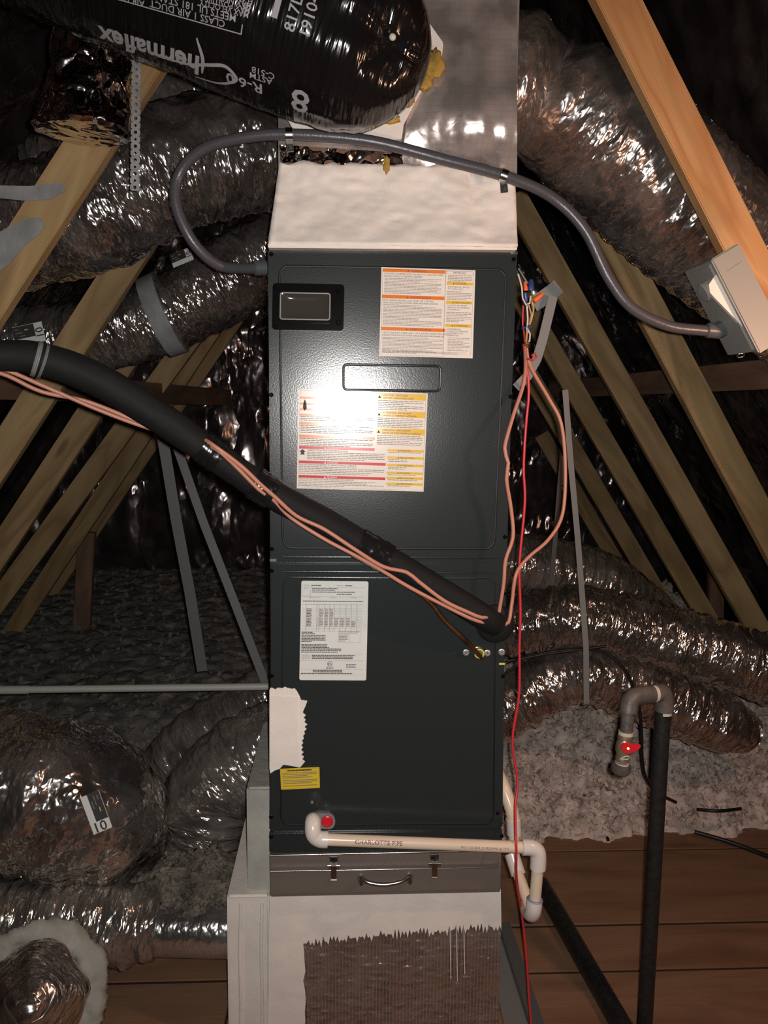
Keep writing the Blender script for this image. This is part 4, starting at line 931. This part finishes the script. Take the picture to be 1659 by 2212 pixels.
# control wire bundle
wb = thing('control_wire_bundle', 'tangle of coloured control wires with wire nuts beside the top right cabinet edge', 'wires', P(1140, 760, .03))
for pts, mat in (([(1119, 592, .06), (1127, 620, .05), (1129, 645, .05), (1136, 658, .04), (1144, 655, .04), (1146, 640, .05)], 'wire_white'),
                 ([(1130, 660, .05), (1129, 700, .05), (1132, 720, .05), (1134, 745, .03)], 'wire_red'),
                 ([(1138, 660, .05), (1140, 690, .05), (1138, 715, .05), (1136, 745, .03)], 'wire_white'),
                 ([(1142, 658, .05), (1148, 680, .05), (1144, 700, .05), (1138, 720, .05), (1137, 745, .03)], 'wire_tan'),
                 ([(1146, 640, .05), (1153, 668, .05), (1148, 690, .05), (1140, 712, .05), (1136, 745, .03)], 'wire_yellow'),
                 ([(1148, 628, .05), (1150, 642, .05), (1148, 655, .05), (1152, 672, .05)], 'wire_green'),
                 ([(1120, 580, .07), (1132, 600, .06), (1140, 612, .06)], 'strap_grey'),
                 ([(1134, 635, .06), (1137, 660, .06)], 'wire_blue'),
                 ([(1140, 712, .05), (1145, 722, .045), (1144, 735, .04), (1138, 748, .03)], 'wire_white')):
    cable(wb, pts, .0020, mat, 'wire')
def nut(a, b, y, r, mat, lab): return lathe('wire_nut', P(*a, y), P(*b, y)-P(*a, y), [(0, r), (.003, r*1.05), ((P(*b, y)-P(*a, y)).length*.8, r*.8), ((P(*b, y)-P(*a, y)).length, r*.5)], mat, wb, 12, lab)
nut((1136, 628), (1134, 608), .05, .0048, 'wire_orange', 'orange wire nut'); nut((1153, 650), (1173, 634), .045, .0062, 'wire_orange', 'orange wire nut pointing right')
nut((1147, 628), (1147, 604), .055, .0075, 'wire_blue', 'blue wire nut'); nut((1134, 632), (1137, 655), .05, .0055, 'wire_blue', 'blue wire splice')
for a, b in ((1131, 708), (1144, 706)): lathe('blue_clamp', P(a-4, b, .045), P(a+4, b, .045)-P(a-4, b, .045), [(0, .004), (.008, .004)], 'wire_blue', wb, 10)
tube('bundle_tie', [P(1138+7*math.cos(t*1.3), 740+t*.9, .03-.008*math.sin(t*1.3)) for t in range(0, 14)], .0016, 'copper_old', wb, 6, .003)

# copper liquid line under the sleeve
cl = tag(tube('copper_pipe', [P(800, 1205, -.045), P(880, 1262, -.035), P(930, 1302, -.03), P(960, 1340, -.028), P(1000, 1378, -.025), P(1026, 1405, -.015), P(1040, 1420, .004)], .0058, 'copper_old', None, 12, .01), 'tarnished copper pipe branching off the line set into the cabinet', 'pipe')

# ------------------------------------------------------------------ drain piping
dn = thing('condensate_drain', 'cream plastic condensate drain pipe with elbows crossing under the cabinet', 'pipe', P(900, 1900, -.06))
yd = -.062; r_p, r_f = .0134, .0182
rod('drain_stub', P(676, 1776, .0), P(676, 1778, -.05), .0175, 'pvc_grey', dn, 20, None, .002)
tube('elbow', [P(676, 1772, -.02), P(676, 1776, -.05), P(676, 1795, yd), P(680, 1806, yd), P(692, 1813, yd), P(708, 1814, yd)], r_f, 'pvc_white', dn, 22, .004)
pa, pb = P(690, 1813, yd), P(1150, 1831, yd)
rod('drain_pipe', pa, pb, r_p, 'pvc_cream', dn, 28)
dp_ = dn
tube('elbow', [P(1128, 1830, yd), P(1148, 1831, yd), P(1160, 1838, yd), P(1163, 1852, yd), P(1162, 1876, yd)], r_f, 'pvc_white', dn, 22, .004)
rod('drop_pipe', P(1162, 1870, yd), P(1155, 1952, yd), r_p, 'pvc_cream', dn, 24)
tube('elbow', [P(1155, 1942, yd), P(1153, 1964, yd), P(1149, 1974, yd+.015), P(1142, 1968, yd+.045), P(1138, 1958, yd+.07)], r_f, 'pvc_white', dn, 22, .004)
lathe('primer_ring', P(1155.5, 1941, yd), P(1154, 1952, yd)-P(1155.5, 1941, yd), [(0, r_f*.97), (.002, r_f*1.05), (.004, r_f*.97)], 'primer_blue', dn, 22, 'blue primer ring')
rod('return_pipe', P(1146, 1962, yd+.03), P(1112, 1868, .06), r_p, 'pvc_cream', dn, 24)
lathe('coupling', P(1120, 1890, .045), P(1106, 1846, .07)-P(1120, 1890, .045), [(0, r_f), (.05, r_f), (.05, r_p)], 'pvc_white', dn, 22)
rod('riser_pipe', P(1110, 1868, .065), P(1111, 1770, .08), r_p, 'pvc_cream', dn, 24)
lathe('coupling', P(1111, 1802, .08), P(1109, 1768, .08)-P(1111, 1802, .08), [(0, r_f), (.04, r_f), (.04, r_p)], 'pvc_white', dn, 22)
tube('tail_pipe', [P(1110, 1772, .08), P(1104, 1745, .085), P(1088, 1700, .11), P(1075, 1670, .14)], .0165, 'pvc_cream', dn, 22, .006)
wrap_text(dn, 'ink_maroon', 'CHARLOTTE PIPE', pa, pb, r_p+.0004, (P(764, 1828, yd)-pa).length, -.52, .0135, 0, 0, .012, 'printed_lettering', xs=1.02)
wrap_text(dn, 'ink_maroon', 'PVC 1120 SDR 21 PR200 PSI @ 73°F', pa, pb, r_p+.0004, (P(993, 1833, yd)-pa).length, -.58, .0075, 0, 0, .0, 'printed_lettering', xs=.95)
wrap_text(dn, 'ink_maroon', '- - --- - - -- -', pa, pb, r_p+.0004, (P(715, 1826, yd)-pa).length, -.46, .007, 0, 0, .0, 'printed_lettering')

# ------------------------------------------------------------------ gas piping
gp = thing('gas_pipe', 'upright black iron gas pipe with elbows and a red handled valve', 'pipe', P(1395, 2290, .2))
yg = .03
foot = P(1386, 2330, yg); rod('riser', P(1432, 1535, yg), V((foot.x, foot.y, .001)), .0190, 'iron_black', gp, 24)
rod('thread_tape', P(1433, 1542, yg), P(1434, 1529, yg), .0197, 'thread_tape', gp, 20)
tube('elbow', [P(1434, 1535, yg), P(1435, 1512, yg), P(1430, 1498, yg), P(1415, 1497, yg-.005)], .0222, 'iron_fitting', gp, 20, .006, 'rusty brown elbow')
rod('thread_tape', P(1421, 1498, yg-.005), P(1408, 1500, yg-.01), .0197, 'thread_tape', gp, 20)
tube('elbow', [P(1408, 1500, yg-.01), P(1385, 1502, yg-.02), P(1366, 1508, yg-.03), P(1360, 1520, yg-.035), P(1357, 1540, yg-.04)], .0212, 'iron_fitting', gp, 20, .006)
rod('nipple', P(1357, 1536, yg-.04), P(1352, 1590, yg-.045), .0150, 'iron_fitting', gp, 18)
rod('thread_tape', P(1352, 1580, yg-.045), P(1351, 1590, yg-.045), .0168, 'thread_tape', gp, 18)
vl = lathe('gas_valve', P(1351, 1588, yg-.046), P(1344, 1645, yg-.05)-P(1351, 1588, yg-.046), [(0, .0175), (.008, .0175), (.010, .0155), (.02, .019), (.036, .019), (.046, .0155), (.052, .017), (.06, .0165)], 'brass', gp, 20, 'brass ball valve')
prism('valve_handle', [(1341, 1617), (1346, 1607), (1358, 1605), (1368, 1609), (1384, 1608), (1385, 1616), (1372, 1625), (1358, 1630), (1349, 1627)], yg-.075, .007, 'red_plastic', vl, .002, 'red butterfly valve handle')
rod('handle_stem', P(1357, 1617, yg-.0765), P(1356, 1617, yg-.04), .003, 'brass', vl, 12)
tube('paper_tie', [P(1340, 1640, yg-.07), P(1350, 1634, yg-.073), P(1359, 1634, yg-.073), P(1356, 1640, yg-.07), P(1342, 1640, yg-.07)], .0014, 'thread_tape', vl, 6, .004)
rod('thread_tape', P(1343.5, 1648, yg-.05), P(1342.5, 1654, yg-.05), .016, 'thread_tape', gp, 18)
lathe('end_cap', P(1342.5, 1650, yg-.05), P(1338, 1672, yg-.05)-P(1342.5, 1650, yg-.05), [(0, .0225), (.016, .0225), (.022, .019), (.024, .010)], 'iron_fitting', gp, 18)
a, b = FZ(1168, 1910, .03), FZ(1385, 2290, .03)
tag(rod('floor_pipe', a, b, .027, 'iron_black', None, 20), 'black pipe lying across the floor boards beside the return plenum', 'pipe')
a, b = FZ(1088, 1990, .02), FZ(1190, 2300, .02)
tag(board('metal_angle', a, b, .038, .02, 'strap_dark', back=V((0, 0, -1))), 'dark metal strip lying along the foot of the return plenum', 'metal strip')
a, b = FZ(1075, 2030, .004), FZ(1150, 2330, .004)
tag(board('sheet_metal_offcut', a+V((0, 0, .003)), b+V((0, 0, .003)), .075, .003, 'strap_grey', back=V((0, 0, -1))), 'dusty grey sheet metal strip on the floor against the plenum', 'metal strip')

# ------------------------------------------------------------------ hanger straps and pipes
def flatbar(name, pts, wd, mat, label, group=None):
    """flat strap through picture points (x, y, depth), wd wide, built as thin box lengths"""
    c = [P(*p) for p in pts]; vs = []
    for i, p in enumerate(c):
        t = (c[min(i+1, len(c)-1)]-c[max(i-1, 0)]).normalized(); sd = t.cross(V((0, 1, 0))).normalized()*wd/2
        for q in (p-sd, p+sd, p+sd+V((0, .003, 0)), p-sd+V((0, .003, 0))): vs.append(q)
    fs = [(i*4+k, i*4+(k+1) % 4, (i+1)*4+(k+1) % 4, (i+1)*4+k) for i in range(len(c)-1) for k in range(4)]
    n4 = (len(c)-1)*4; fs += [(3, 2, 1, 0), (n4, n4+1, n4+2, n4+3)]
    return tag(mesh_obj(name, vs, fs, mat, None, False), label, 'strap', group)
flatbar('hanger_strap', [(1221, 842, .72), (1233, 1000, .72), (1247, 1150, .72), (1258, 1290, .72), (1266, 1400, .715), (1267, 1520, .72)], .018, 'strap_grey', 'grey hanger strap dropping from the right rail over both foil ducts')
flatbar('hanger_strap', [(1214, 985, 1.5), (1205, 1100, 1.5), (1189, 1282, 1.5)], .019, 'strap_dark', 'thin dark hanger strap behind the bowed salmon cable')
flatbar('hanger_strap', [(338, 880, .95), (352, 950, .95), (380, 1120, .95), (410, 1280, .95), (437, 1450, .95)], .036, 'strap_dark', 'wide grey hanger strap at left, the steeper of the two')
flatbar('hanger_strap', [(352, 895, .75), (380, 960, .75), (440, 1130, .72), (510, 1310, .7), (578, 1488, .68)], .026, 'strap_dark', 'grey hanger strap at left slanting down to the cabinet edge')
flatbar('bracket_strap', [(1115, 838, .10), (1140, 812, .11), (1160, 775, .12), (1172, 735, .13), (1183, 690, .14), (1195, 640, .15)], .022, 'strap_grey', 'bent grey strap curving behind the control wire bundle')
flatbar('bracket_strap', [(1152, 658, .16), (1172, 645, .165), (1190, 632, .17), (1207, 618, .175)], .036, 'strap_grey', 'short grey strap end nailed to the truss board beside the wire nuts')
wp = thing('white_pipe', 'long thin white plastic pipe running level at left toward the cabinet', 'pipe', P(300, 1495, .6))
rod('pipe', P(-520, 1497, .6), P(582, 1483, .6), .0108, 'pvc_grey', wp, 18); rod('coupling', P(-40, 1491, .6), P(62, 1490, .6), .0128, 'pvc_grey', wp, 18)
# black cables over the insulation
bc = thing('black_cable', 'thin black cable running over the foil ducts and down behind the gas pipe', 'cable', P(1385, 1700, .8))
cable(bc, [(1080, 1438, .74), (1110, 1425, .74), (1180, 1410, .74), (1260, 1402, .74), (1310, 1412, .74), (1350, 1448, .73), (1376, 1510, .73), (1385, 1570, .74), (1388, 1650, .78), (1400, 1690, .82), (1425, 1715, .88), (1460, 1733, .95)], .0055, 'cable_black')
cable(bc, [(1095, 1428, .73), (1180, 1413, .73), (1250, 1404, .73), (1308, 1396, .73)], .0045, 'cable_black', 'cable_tail')
def floorcable(pix, z, r, label): tag(tube('black_cable', [FZ(a, b, z_) for (a, b), z_ in zip(pix, z)], r, 'cable_black', None, 8, .02), label, 'cable')
floorcable([(1506, 1748), (1550, 1752), (1600, 1747)], [.16, .17, .16], .006, 'short black cable end showing in the insulation at right')
floorcable([(1500, 1797), (1570, 1817), (1659, 1850), (1900, 1950)], [.03, .02, .012, .012], .008, 'black cable lying at the edge of the insulation, lower right')
floorcable([(1302, 1788), (1308, 1800), (1314, 1815)], [.03, .02, .012], .006, 'tiny black cable stub at the insulation edge left of the gas pipe')
